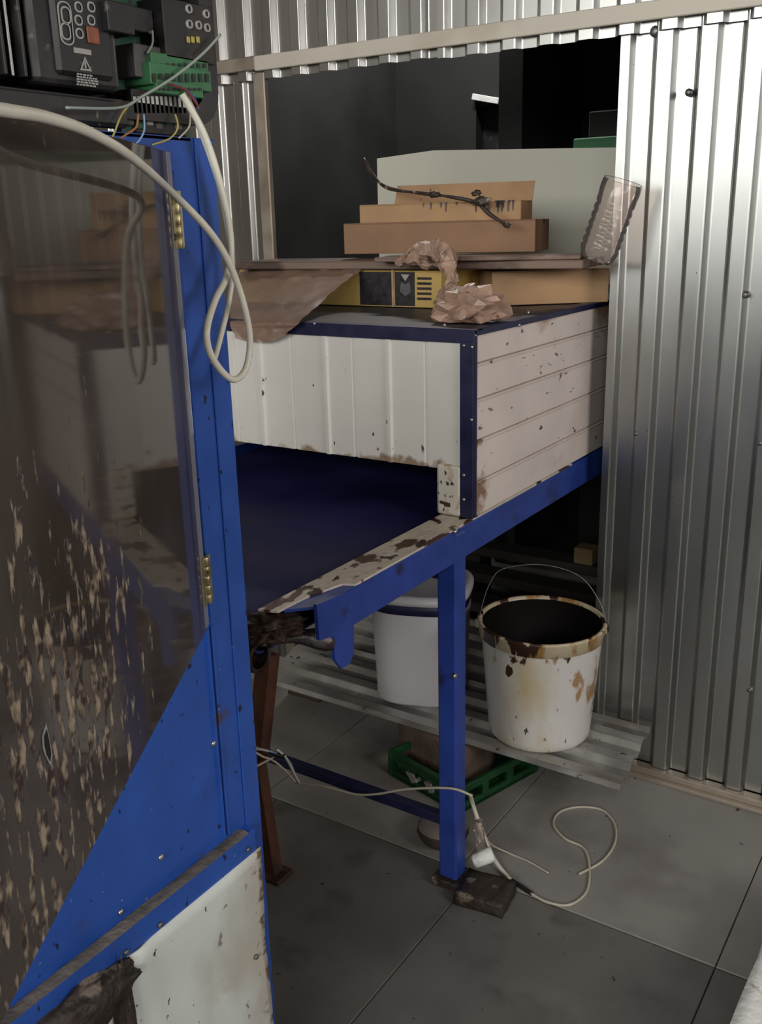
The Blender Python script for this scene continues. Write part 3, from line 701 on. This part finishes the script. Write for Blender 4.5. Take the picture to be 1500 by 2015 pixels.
# the white cable that hangs down in a loop
wl = [(345, 385, -.80), (412, 455, -.80), (452, 520, -.80), (480, 600, -.80), (492, 670, -.80), (484, 725, -.80), (462, 747, -.80), (436, 730, -.80), (412, 690, -.80), (408, 645, -.80), (424, 590, -.81), (446, 545, -.815), (455, 490, -.82), (447, 420, -.82), (425, 330, -.825), (398, 255, -.83), (358, 185, -.84)]
q = [PD(x, y, o_) for x, y, o_ in ((-70, 205, .045), (15, 218, .045), (95, 232, .045), (180, 262, .045), (262, 312, .048))] + [P(x, y, X=X) for x, y, X in wl]
solo('power_cable', G().tube(q, .0042, 10, 8), M['cable'], q[0], 'thick white cable drooping in a long loop in front of the blue upright', 'cable')
wl = [(368, 190, -.845), (400, 270, -.838), (432, 365, -.832), (448, 450, -.83), (457, 530, -.83), (450, 595, -.83), (436, 655, -.825), (424, 700, -.82), (418, 712, -.815)]
q = [P(x, y, X=X) for x, y, X in wl]
solo('signal_cable', G().tube(q, .0036, 10, 8), M['cable'], q[-1], 'thinner white cable hanging from the control box inside the cable loop', 'cable')

# ================================================================== THINGS ON TOP OF THE HOUSING
def carton(name, c, w, d, h, rz, mat, label, group=None, flaps=False):
    """closed or open cardboard box, base centre c"""
    t = thing(name, c, label, 'box', group)
    mt = Matrix.Translation(c) @ Matrix.Rotation(rz, 4, 'Z')
    def part(nm, *b, lab=None): return obj(nm, G().box(*b, .0012, mt), mat, t, lab)
    part('body', -w / 2, w / 2, -d / 2, d / 2, 0, h - .003)
    part('flap', -w / 2, w / 2, -d / 2, -.001, h - .003, h); part('flap', -w / 2, w / 2, .001, d / 2, h - .003, h)
    if flaps:
        mt2 = mt @ Matrix.Translation((0, d / 2, h)) @ Matrix.Rotation(math.radians(62), 4, 'X')
        obj('open_flap', G().box(-w * .38, w / 2, 0, .055, 0, .003, 0, mt2), mat, t)
    return t, mt
zc = ZTOP + .003
# printed carton along the front
t, mt = carton('printed_carton', Vector((-1.50, 2.16, zc)), .64, .20, .088, 0, M['yellow'], 'flat yellow carton with black printed bands lying on the tunnel box', flaps=False)
Yc = 2.0585
def band(px0, px1, nm='printed_band', mat='printk', z0=.003, z1=.085):
    a = P(px0, 560, Y=Yc); b = P(px1, 560, Y=Yc)
    return obj(nm, G().box(a.x, b.x, Yc, Yc + .0025, zc + z0, zc + z1), M[mat], t)
band(708, 770); band(777, 816)
a = P(773, 560, Y=Yc)
obj('tape', G().box(a.x - .003, a.x + .003, Yc - .001, Yc + .001, zc, zc + .09), M['film2'], t)
c1 = P(798, 550, Y=Yc)
mtl = Matrix(((1, 0, 0, c1.x), (0, 0, 1, Yc - .001), (0, 1, 0, c1.z), (0, 0, 0, 1)))
obj('printed_mark', G().prism([(-.012, .012), (.012, .012), (0, -.004)], mtl, .0015), M['print'], t)
obj('printed_mark', G().prism([(-.017, -.03), (-.012, -.005), (0, -.012), (.012, -.006), (.016, -.03), (.0, -.04)], mtl, .0012), M['chip'], t)
for i in range(5):
    b = P(835, 548 + i * 10, Y=Yc); obj('printed_line', G().box(b.x - .02, b.x + .02, Yc, Yc + .0025, b.z - .003, b.z + .003), M['printk'], t)
# plain carton at the right, turned
b0 = P(968, 602, Z=zc); b1 = P(1197, 594, Z=zc); dv = (b1 - b0); ang = math.atan2(dv.y, dv.x); mid = (b0 + b1) / 2
nv = Vector((-dv.y, dv.x, 0)).normalized()
carton('plain_carton', mid + nv * .09, dv.length, .18, .082, ang, M['kraft'], 'plain kraft carton under the right end of the dirty plank')
# dirty plank bridging both
pk = thing('dirty_plank', (-1.25, 2.15, zc + .088), 'dirt-streaked flat plank laid across both flat cartons', 'plank')
g = G().bar((-1.80, 2.11, 1.346), (-.862, 2.235, 1.346), .22, .020, .003)
obj('plank_board', g, M['plank'], pk)
g = G().bar((-1.35, 2.06, 1.3615), (-.875, 2.20, 1.3625), .13, .011, .002)
obj('plank_strip', g, M['plank'], pk)
zk = 1.369
# stacked boxes
YS2 = 2.16
p0 = P(678, 503, Y=YS2); p1 = P(1053, 486, Y=2.27)
zk2 = 1.3695
f0 = Vector((p0.x, p0.y, 0)); f1 = Vector((p1.x, p1.y, 0)); dv = f1 - f0; ang = math.atan2(dv.y, dv.x); nv = Vector((-dv.y, dv.x, 0)).normalized(); mid = (f0 + f1) / 2
print('boxes z', p0.z, p1.z)
h2 = .078
carton('brown_box', Vector((mid.x, mid.y, zk2)) + nv * .085, dv.length, .17, h2, ang, M['kraft_d'], 'wide brown cardboard box under the syrup-stained box', flaps=False)
d_ = dv.normalized()
t, mt = carton('stained_box', Vector((mid.x, mid.y, zk2 + h2)) + nv * .075 + d_ * .002, dv.length * .84, .13, .046, ang, M['kraft'], 'kraft cardboard box with dark syrup drips on top of stack', flaps=True)
for i in range(34):
    u = (random.uniform(-.12, .48) if i % 3 == 0 else random.uniform(.2, .49)) * dv.length * .84
    w = random.uniform(.0015, .004); hh = random.uniform(.006, .034) * (1 if i % 4 else .6)
    mq = mt @ Matrix(((1, 0, 0, u), (0, 0, 1, -.0667), (0, 1, 0, .0468), (0, 0, 0, 1)))
    obj('drip', G().prism([(-w * 1.6, 0), (w * 1.5, 0), (w * .7, -hh * .5), (w * .5, -hh * .9), (0, -hh), (-w * .6, -hh * .8), (-w * .5, -hh * .4)], mq, .0016), M['rod'], t)
# sooty bent rod resting on the boxes
q = [P(716, 312, Y=2.30), P(735, 345, Y=2.28), P(765, 370, Y=2.25), P(830, 380, Y=2.22), P(880, 386, Y=2.20), P(935, 398, Y=2.20), P(965, 422, Y=2.20), P(1002, 446, Y=2.20)]
solo('bent_rod', G().tube(q, lambda t_: .0035 + .002 * abs(math.sin(t_ * 17)), 8, 8), M['rod'], q[-1], 'thin sooty bent rod lying over the cardboard boxes', 'rod')
rodo = bpy.data.objects['bent_rod']
for px, py, r_c in ((855, 383, .009), (948, 396, .014), (938, 380, .008), (997, 443, .006)):
    cc_ = P(px, py, Y=2.197); obj('tar_clump', G().frombm(blob(cc_, r_c, (1.5, .6, .8), .7, 2.2, px, 3, 3), True), M['rod'], rodo)
# clear bottle, tilted
b0 = P(1172, 515, Y=2.16); b1 = P(1226, 358, Y=2.19)
ax = (b1 - b0).normalized(); L_ = (b1 - b0).length
xx = ax.orthogonal().normalized(); mtb = Matrix((xx, ax.cross(xx), ax)).transposed().to_4x4(); mtb.translation = b0
prof = [(.012, .008), (.030, .0), (.038, .008), (.0435, .025)]
z = .03
while z < L_ - .055:
    prof += [(.0445, z), (.0415, z + .006), (.0445, z + .012)]; z += .018
prof += [(.0445, L_ - .035), (.046, L_ - .02), (.045, L_ - .004), (.043, L_)]
bt = thing('plastic_bottle', b0, 'clear ribbed plastic bottle with its top cut off, leaning against the corrugated wall', 'bottle')
obj('bottle_body', G().lathe(prof, 28, mtb), M['pet'], bt)
obj('cut_rim', G().lathe([(.043, L_ - .0005), (.0445, L_ + .001), (.0435, L_ + .002), (.042, L_ + .001)], 28, mtb, capb=False), M['pet'], bt)
# draped brown film
rows = [[P(478, 528, Y=2.10), P(540, 514, Y=2.10), P(620, 524, Y=2.08), P(712, 530, Y=2.05)],
        [P(462, 548, Y=2.0), P(540, 545, Y=2.0), P(610, 545, Y=2.0), P(690, 549, Y=2.0)],
        [P(455, 590, Y=1.86), P(520, 585, Y=1.86), P(580, 585, Y=1.86), P(640, 590, Y=1.86)],
        [P(455, 630, Y=1.675), P(510, 628, Y=1.67), P(560, 628, Y=1.665), P(598, 628, Y=1.66)],
        [P(458, 648, Y=1.652), P(510, 650, Y=1.650), P(545, 650, Y=1.65), P(578, 648, Y=1.65)],
        [P(468, 668, Y=1.652), P(505, 674, Y=1.650), P(535, 672, Y=1.65), P(562, 660, Y=1.65)]]
cols = [catmull(r, 8) for r in rows]; nc = len(cols[0])
cc = [catmull([cols[j][i] for j in range(len(rows))], 7) for i in range(nc)]; nr = len(cc[0])
vs = []; fs = []
for k in range(1):
    for i in range(nc):
        for j in range(nr):
            p = cc[i][j].copy(); w = noise.fractal(p * 14, 1, 2, 4)
            w = min(w, .3) if j > nr * .5 else w
            p += Vector((0, -1, .35)) * (.012 * abs(w)) + Vector((0, -.0008, .0004)) * (1 - k)
            p.z += .006 * noise.noise(p * 30) if j < nr * .5 else 0
            vs.append(p)
    b = k * nc * nr
    for i in range(nc - 1):
        for j in range(nr - 1):
            a = b + i * nr + j; fs.append([a, a + 1, a + nr + 1, a + nr])
solo('plastic_film', G().add(vs, fs, True), M['film'], Vector((-1.5, 1.75, ZTOP)), 'crumpled brown see-through film draped over the front edge', 'film')
# crumpled bag
def crumple(path, radf, amp, freq, seed, n=20, k=10):
    g = G(); g.tube(path, radf, n, k)
    vs = []
    for p in g.v:
        s = Vector((seed, seed, seed)); d = Vector((noise.fractal(p * freq + s, 1, 2, 5), noise.fractal(p * freq + s * 2, 1, 2, 5), noise.fractal(p * freq + s * 3, 1, 2, 5)))
        rdg = abs(noise.noise(p * freq * 2 + s))
        vs.append(p + d * amp * (0.5 + rdg))
    g.v = vs; g.sm = [False] * len(g.sm); return g
path = [P(790, 512, Y=2.02), P(830, 503, Y=2.0), P(868, 500, Y=1.98), P(886, 525, Y=1.95), P(880, 560, Y=1.91), P(890, 588, Y=1.87), P(905, 600, Y=1.84)]
g = crumple(path, lambda t_: .008 + .020 * abs(math.sin(t_ * 4.4 + .3)) ** 1.5 + .008 * t_, .022, 26, 4.2)
hc = P(925, 607, Y=1.80); bm = blob((hc.x, hc.y, ZTOP + .030), .05, (1.55, 1.15, .8), .55, 2.2, 6, 3, 2)
for v in bm.verts: v.co.z = max(v.co.z, ZTOP + .0045)
g.frombm(bm, False)
solo('crumpled_bag', g, M['film2'], Vector((-1.05, 1.85, ZTOP)), 'crumpled pinkish-brown plastic bag near the front right corner of the tunnel box', 'bag')
path = [P(892, 628, Y=1.72), P(915, 622, Y=1.73), P(945, 612, Y=1.76)]
solo('bag_scrap', crumple(path, lambda t_: .010 * math.sin(PI * (.15 + .7 * t_)), .014, 22, 8.1, 12, 8), M['film2'], Vector((-.92, 1.73, ZTOP + .003)), 'small torn plastic scrap on the navy corner of the tunnel box', 'scrap')

# ================================================================== BACK ROOM THINGS
zl = ZTOP + .004
pn = Vector((.35, -.94, 0)); po = Vector((-1.6, 2.75, 0))
def PB(px, py):
    v = P(px, py, D=1.0) - CAM; return CAM + v * (pn.dot(po - CAM) / pn.dot(v))
a, b, c = PB(742, 312), PB(852, 296), PB(1215, 292)
dh = Vector((.94, .35, 0)); c = c + dh * .12; g = G(); th = -pn * .03
fr = [Vector((a.x, a.y, zl)), a, b, c, Vector((c.x, c.y, zl))]
g.add(fr + [p + th for p in fr], [[0, 1, 2, 3, 4], [9, 8, 7, 6, 5]] + [[k, (k + 1) % 5, 5 + (k + 1) % 5, 5 + k] for k in range(5)])
solo('pale_board', g, M['board'], fr[0], 'large pale board standing upright behind the cardboard boxes', 'board')
a = P(1128, 292, Y=3.5); b = P(1225, 266, Y=3.5)
solo('green_box', G().box(a.x, b.x + .25, 3.5, 3.8, zl, b.z, .004), M['green_b'], Vector((a.x + .2, 3.65, zl)) , 'green box behind the top edge of the pale board', 'box')
a2 = P(1158, 266, Y=3.52); b2 = P(1225, 214, Y=3.52)
solo('dark_case', G().box(a2.x, b2.x + .2, 3.52, 3.75, b.z, b2.z, .004), M['dark'], Vector((a2.x + .2, 3.63, b.z)), 'dark case on top of the green box', 'case')
solo('support_stand', G().box(a.x + .02, b.x + .23, 3.64, 3.78, 0, zl, .004), M['dark'], Vector((a.x + .2, 3.65, 0)), 'dark stand carrying the green box in the back room', 'stand')

# ================================================================== FLOOR THINGS
ZSH = .15
def roof_sheet(name, x0, x1, y0, y1, z, label, skew=0, tilt=0):
    prof = corr(y0, y1, y0 - .005, per=.102, ridge=.036, flank=.015, dep=.016)
    g = G().profile([(u, d) for u, d in prof], lambda u: x0, lambda u: x1 + (u - y0) * skew, .0012, lambda u, v, d: (v, u, z - .016 + d + tilt * (u - y0)))
    return g
g = roof_sheet('s', -1.80, -.637, 1.955, 2.268, ZSH, '', skew=-.09)
solo('roofing_sheet', g, M['galv_dirty'], Vector((-1.2, 2.1, ZSH - .02)), 'dirty corrugated metal sheet raised off the floor under the buckets', 'metal sheet')
g = roof_sheet('s', -1.80, -.86, 2.30, 2.73, ZSH - .03, '')
solo('roofing_sheet', g, M['galv_dirty'], Vector((-1.3, 2.6, .1)), 'dark corrugated metal sheet inside the opening behind the buckets', 'metal sheet')
# supports under the sheet
def brick(c, w, d, h, rz, mat, label, cat='brick', name='brick'):
    mt = Matrix.Translation(c) @ Matrix.Rotation(rz, 4, 'Z')
    bm = bmesh.new(); bmesh.ops.create_cube(bm, size=1)
    bmesh.ops.subdivide_edges(bm, edges=bm.edges, cuts=5, use_grid_fill=True)
    for v in bm.verts:
        v.co = Vector((v.co.x * w, v.co.y * d, (v.co.z + .5) * h))
        k = noise.fractal(v.co * 25 + Vector((w * 90, 0, 0)), 1, 2, 4) * .004
        v.co += Vector((k, k * .7, -abs(k) if v.co.z > h * .5 else 0))
    return solo(name, G().frombm(bm, True, mt), M[mat], c, label, cat)
brick(Vector((-1.74, 2.2, 0)), .12, .12, ZSH - .018, 0, 'brick', 'brown brick propping the left end of the raised metal sheet')
brick(Vector((-1.3, 2.55, 0)), .8, .25, ZSH - .05, 0, 'brick', 'dark block under the metal sheet inside the opening', 'block', 'concrete_block')
# green crate lying corner-on, with a brown brick on it
cr0 = P(905, 1604, Z=0); cl = P(770, 1527, Z=0); crr = P(1052, 1522, Z=0)
hl = .075
crate = thing('green_crate', cr0, 'dark green plastic crate lying on the floor behind the conveyor leg', 'crate')
def wallpiece(nm, a, b, h, t, gaps):
    d = (b - a); L = d.length; d = d.normalized(); nrm = Vector((-d.y, d.x, 0))
    mt = Matrix((d, nrm, Vector((0, 0, 1)))).transposed().to_4x4(); mt.translation = a
    g = G().box(0, L, 0, t, 0, h * .32, .002, mt).box(0, L, 0, t, h * .72, h, .002, mt)
    n = gaps
    for k in range(n + 1):
        u = L * k / n; g.box(max(0, u - .012), min(L, u + .012), 0, t, h * .3, h * .74, .001, mt)
    return obj(nm, g, M['green'], crate)
far = cl + (crr - cr0)
wallpiece('crate_side', cr0, cl, hl, -.012, 3); wallpiece('crate_side', cr0, crr, hl, .012, 3)
wallpiece('crate_side', cl, far, hl, .012, 3); wallpiece('crate_side', crr, far, hl, -.012, 3)
poly = [cr0, crr, far, cl]
obj('crate_floor', G().prism([(p.x, p.y) for p in poly], Matrix.Translation((0, 0, .004)), .008), M['green'], crate)
for u, w in ((.32, .035), (.58, .03)):
    d = (cl - cr0).normalized(); nrm = Vector((-d.y, d.x, 0)); o0 = cl + (cr0 - cl) * u
    mt = Matrix((-d, nrm, Vector((0, 0, 1)))).transposed().to_4x4(); mt.translation = o0 + Vector((0, 0, .03))
    obj('printed_mark', G().prism([(-w * .6, .012), (w * .2, .016), (w * .6, -.004), (w * .1, -.012)], mt @ Matrix.Rotation(PI / 2, 4, 'X') @ Matrix.Translation((0, 0, -.004)), .018), M['print'], crate)
ctr = (cr0 + cl) * .5 + Vector((-.02, .09, 0))
brick(Vector((ctr.x + .0, ctr.y + .06, .012)), .24, .13, ZSH - .032, math.atan2((cl - cr0).y, (cl - cr0).x), 'brick', 'brown brick standing inside the green crate')
# round stone behind the leg
b = P(872, 1640, Z=.02)
mt = Matrix.Translation((b.x, b.y, 0))
st = thing('round_stone', (b.x, b.y, 0), 'squat round brown stone lying beside the conveyor leg', 'stone')
obj('stone_body', G().lathe([(.030, 0), (.055, .012), (.064, .03), (.062, .045)], 20, mt), M['stone_d'], st)
obj('stone_top', G().lathe([(.062, .045), (.055, .052), (.02, .055), (.001, .055)], 20, mt, capb=False), M['stone'], st)
# greasy brick by the foot of the leg
b = P(955, 1752, Z=.02)
brick(Vector((b.x, b.y, 0)), .115, .095, .030, .12, 'grime', 'greasy dirt-covered brick at the foot of the blue conveyor leg')
# foam block
b = P(1500, 1800, Z=0); b2 = P(1463, 2005, Z=0)
fb = bmesh.new()
bmesh.ops.create_cube(fb, size=1); bmesh.ops.subdivide_edges(fb, edges=fb.edges, cuts=8, use_grid_fill=True)
for v in fb.verts:
    v.co = Vector((-.135 + v.co.x * .20, 1.55 + v.co.y * .64, .075 + v.co.z * .15))
    k = noise.fractal(v.co * 14, 1, 2, 5) * .012; v.co += Vector((k, k, 0))
solo('foam_block', G().frombm(fb, True), M['foam'], Vector((-.12, 1.52, 0)), 'broken white foam block at the right edge of the floor', 'foam block')

# ---------- open bucket
bc = Vector((-.915, 2.108, ZSH + .001))
bk = thing('open_bucket', bc, 'syrup-stained open white bucket with wire handle on the metal sheet', 'bucket')
mt = Matrix.Translation(bc); hb = .315; r0, r1 = .132, .157
rz_ = lambda z: r0 + (r1 - r0) * z / hb
obj('bucket_body', G().lathe([(r0 * .96, 0), (r0, .006), (rz_(.02), .02), (rz_(.15), .15), (rz_(hb - .04), hb - .04)], 48, mt), M['bucket'], bk)
obj('bucket_rim', G().lathe([(rz_(hb - .04), hb - .04), (rz_(hb - .04) + .006, hb - .038), (rz_(hb - .03) + .007, hb - .008), (r1 + .008, hb - .004), (r1 + .004, hb), (r1 - .002, hb - .001), (r1 - .004, hb - .01)], 48, mt, capb=False), M['bucket_rim'], bk)
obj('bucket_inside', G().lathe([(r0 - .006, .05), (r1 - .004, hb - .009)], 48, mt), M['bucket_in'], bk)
vdir = Vector((bc.x, bc.y, 0)).normalized(); side = Vector((vdir.y, -vdir.x, 0))
e1 = bc + side * -(r1 + .004) + Vector((0, 0, hb - .02)); e2 = bc + side * (r1 + .004) + Vector((0, 0, hb - .02))
arc = [e1, e1 + side * .004 + Vector((0, 0, .03)), e1 + side * .025 + vdir * .02 + Vector((0, 0, .10)), e1 + side * .06 + vdir * .04 + Vector((0, 0, .137)), bc + vdir * .05 + Vector((0, 0, hb + .128)), e2 - side * .07 + vdir * .04 + Vector((0, 0, .125)), e2 - side * .02 + vdir * .02 + Vector((0, 0, .07)), e2 + Vector((0, 0, .02)), e2]
obj('wire_handle', G().tube(arc, .0015, 6, 8), M['screw'], bk)
for e in (e1, e2): obj('handle_ear', G().box(e.x - .008, e.x + .008, e.y - .008, e.y + .008, e.z - .012, e.z + .012, .003), M['bucket_rim'], bk)

# ---------- closed bucket
bc2 = Vector((-1.300, 2.150, ZSH + .001))
b2t = thing('lidded_bucket', bc2, 'clean white squarish bucket with lid and navy band behind the blue leg', 'bucket')
mt = Matrix.Translation(bc2) @ Matrix.Rotation(.35, 4, 'Z')
hb2 = .33; SQ = 3.2
q0, q1 = .124, .136
obj('bucket_body', G().lathe([(q0 * .95, 0), (q0, .008), (q0 + (q1 - q0) * .5, hb2 * .5), (q1, hb2 - .05)], 56, mt, SQ), M['bucket2'], b2t)
obj('navy_band', G().lathe([(q1, hb2 - .05), (q1 + .002, hb2 - .049), (q1 + .003, hb2 - .022), (q1 + .001, hb2 - .021)], 56, mt, SQ, capb=False), M['navy'], b2t)
obj('lid', G().lathe([(q1, hb2 - .021), (q1 + .007, hb2 - .020), (q1 + .007, hb2 - .008), (q1 + .002, hb2 + .001), (q1 * .94, hb2 + .004), (q1 * .9, hb2 + .002), (.001, hb2 + .003)], 56, mt, SQ, capb=False), M['bucket2'], b2t)
# dark things further in under the conveyor
for i, (y, z, l) in enumerate(((2.75, .135, 'lower'), (2.92, .175, 'middle'), (3.08, .215, 'upper'))):
    solo('dark_plank', G().box(-1.7, -.95, y, y + .1, z, z + .035, .003).box(-1.68, -1.6, y, y + .1, 0 if i else .126, z).box(-1.05, -.97, y, y + .1, 0 if i else .126, z), paint('dark_plank_wood', (.06, .055, .05), .8, var=.3, vscale=8, stretch=(.3, 1, 1)), Vector((-1.3, y, 0)), ('nearest', 'middle', 'farthest')[i] + ' of the dark planks lying under the conveyor inside the opening', 'plank')
b = P(1155, 1045, Y=3.12)
solo('wood_block', G().box(b.x - .035, b.x + .035, 3.09, 3.16, .250, .31, .003), M['wood'], Vector((b.x, 3.12, .25)), 'small yellowish wood block on the dark planks under the conveyor', 'wood block')

# ---------- cables on the floor
def floorcable(name, pts, r, mat, label, zfun=None, parts=()):
    q = []
    for p in pts:
        z = p[2] if len(p) > 2 else r + .001
        q.append(P(p[0], p[1], Z=z))
    return solo(name, G().tube(q, r, 8, 8), M[mat], q[-1], label, 'cable')
fc = floorcable('floor_cable', [(928, 1568, .16), (938, 1600, .12), (955, 1645, .06), (975, 1690, .02), (1005, 1730), (1045, 1758), (1080, 1776), (1122, 1780), (1156, 1752), (1160, 1700), (1148, 1668), (1112, 1650), (1090, 1622), (1102, 1598), (1140, 1588), (1185, 1594), (1210, 1622), (1210, 1660), (1185, 1695), (1140, 1720)], .0032, 'cable_old', 'yellowed cable curling in a loop on the light floor tiles')
tq = [P(1008, 1733, Z=.0045), P(1030, 1747, Z=.0045), P(1047, 1759, Z=.0045)]
obj('tape_joint', G().tube(tq, .0052, 10, 4), M['tape'], fc, 'black tape wrapped joint')
tq = [P(x, y, Z=z) for x, y, z in ((926, 1566, .16), (936, 1600, .12), (952, 1645, .06), (972, 1690, .02), (1004, 1731, .005))]
obj('thick_section', G().tube(tq, .0048, 10, 6), M['cable'], fc)
floorcable('thin_cable', [(930, 1570, .15), (940, 1625, .09), (965, 1660, .03), (1000, 1678), (1040, 1695), (1080, 1718)], .0022, 'cable_old', 'thin cable branching past the socket towards the cable loop')
pl_ = P(955, 1690, Z=.055)
pg = thing('cable_socket', (pl_.x, pl_.y, .030), 'white cable socket in clear plastic on the greasy brick', 'socket')
mt = Matrix.Translation((pl_.x, pl_.y, .060)) @ Matrix.Rotation(.7, 4, 'Z') @ Matrix.Rotation(1.2, 4, 'Y')
obj('socket_body', G().lathe([(.010, -.03), (.015, -.026), (.017, 0), (.017, .018), (.013, .02)], 20, mt, capt=True), M['foam'], pg)
obj('plastic_wrap', crumple([P(945, 1612, Z=.115), P(945, 1650, Z=.08), P(950, 1685, Z=.055)], lambda t_: .008 + .01 * t_, .010, 26, 2.2, 12, 6), M['pet'], pg)
# beige cable and twisted ends by the rusty leg
q = [P(588, 1541, Y=1.58), P(640, 1548, Y=1.58), P(700, 1563, Y=1.58), P(745, 1562, Y=1.58), P(800, 1553, Y=1.585), P(885, 1551, Y=1.58), P(930, 1566, Y=1.585)]
solo('beige_cable', G().tube(q, .0028, 8, 8), M['cable_old'], q[3], 'beige cable strung from the rusty leg to the blue conveyor leg', 'cable')
wb = thing('wire_bundle', P(520, 1490, Y=1.45), 'twisted bundle of white and light blue wire ends at the rusty leg', 'wires')
def wb_(pts, r, mat): obj('wire_end', G().tube([P(x, y, Y=Y) for x, y, Y in pts], r, 6, 6), M[mat], wb)
wb_([(500, 1470, 1.43), (520, 1476, 1.44), (545, 1482, 1.46), (570, 1500, 1.5), (585, 1540, 1.57)], .003, 'wire_b')
wb_([(545, 1475, 1.45), (562, 1490, 1.48), (578, 1520, 1.53), (589, 1541, 1.575)], .003, 'cable')
wb_([(500, 1474, 1.42), (516, 1475, 1.43), (528, 1478, 1.44)], .003, 'cable_old')
wb_([(502, 1480, 1.42), (520, 1490, 1.44), (535, 1495, 1.46), (560, 1515, 1.5), (582, 1540, 1.56)], .0028, 'cable_old')
wb_([(500, 1510, 1.42), (520, 1500, 1.44), (538, 1490, 1.46), (550, 1480, 1.48)], .0026, 'cable_old')
wb_([(528, 1478, 1.45), (545, 1485, 1.46), (560, 1488, 1.47)], .006, 'tape')
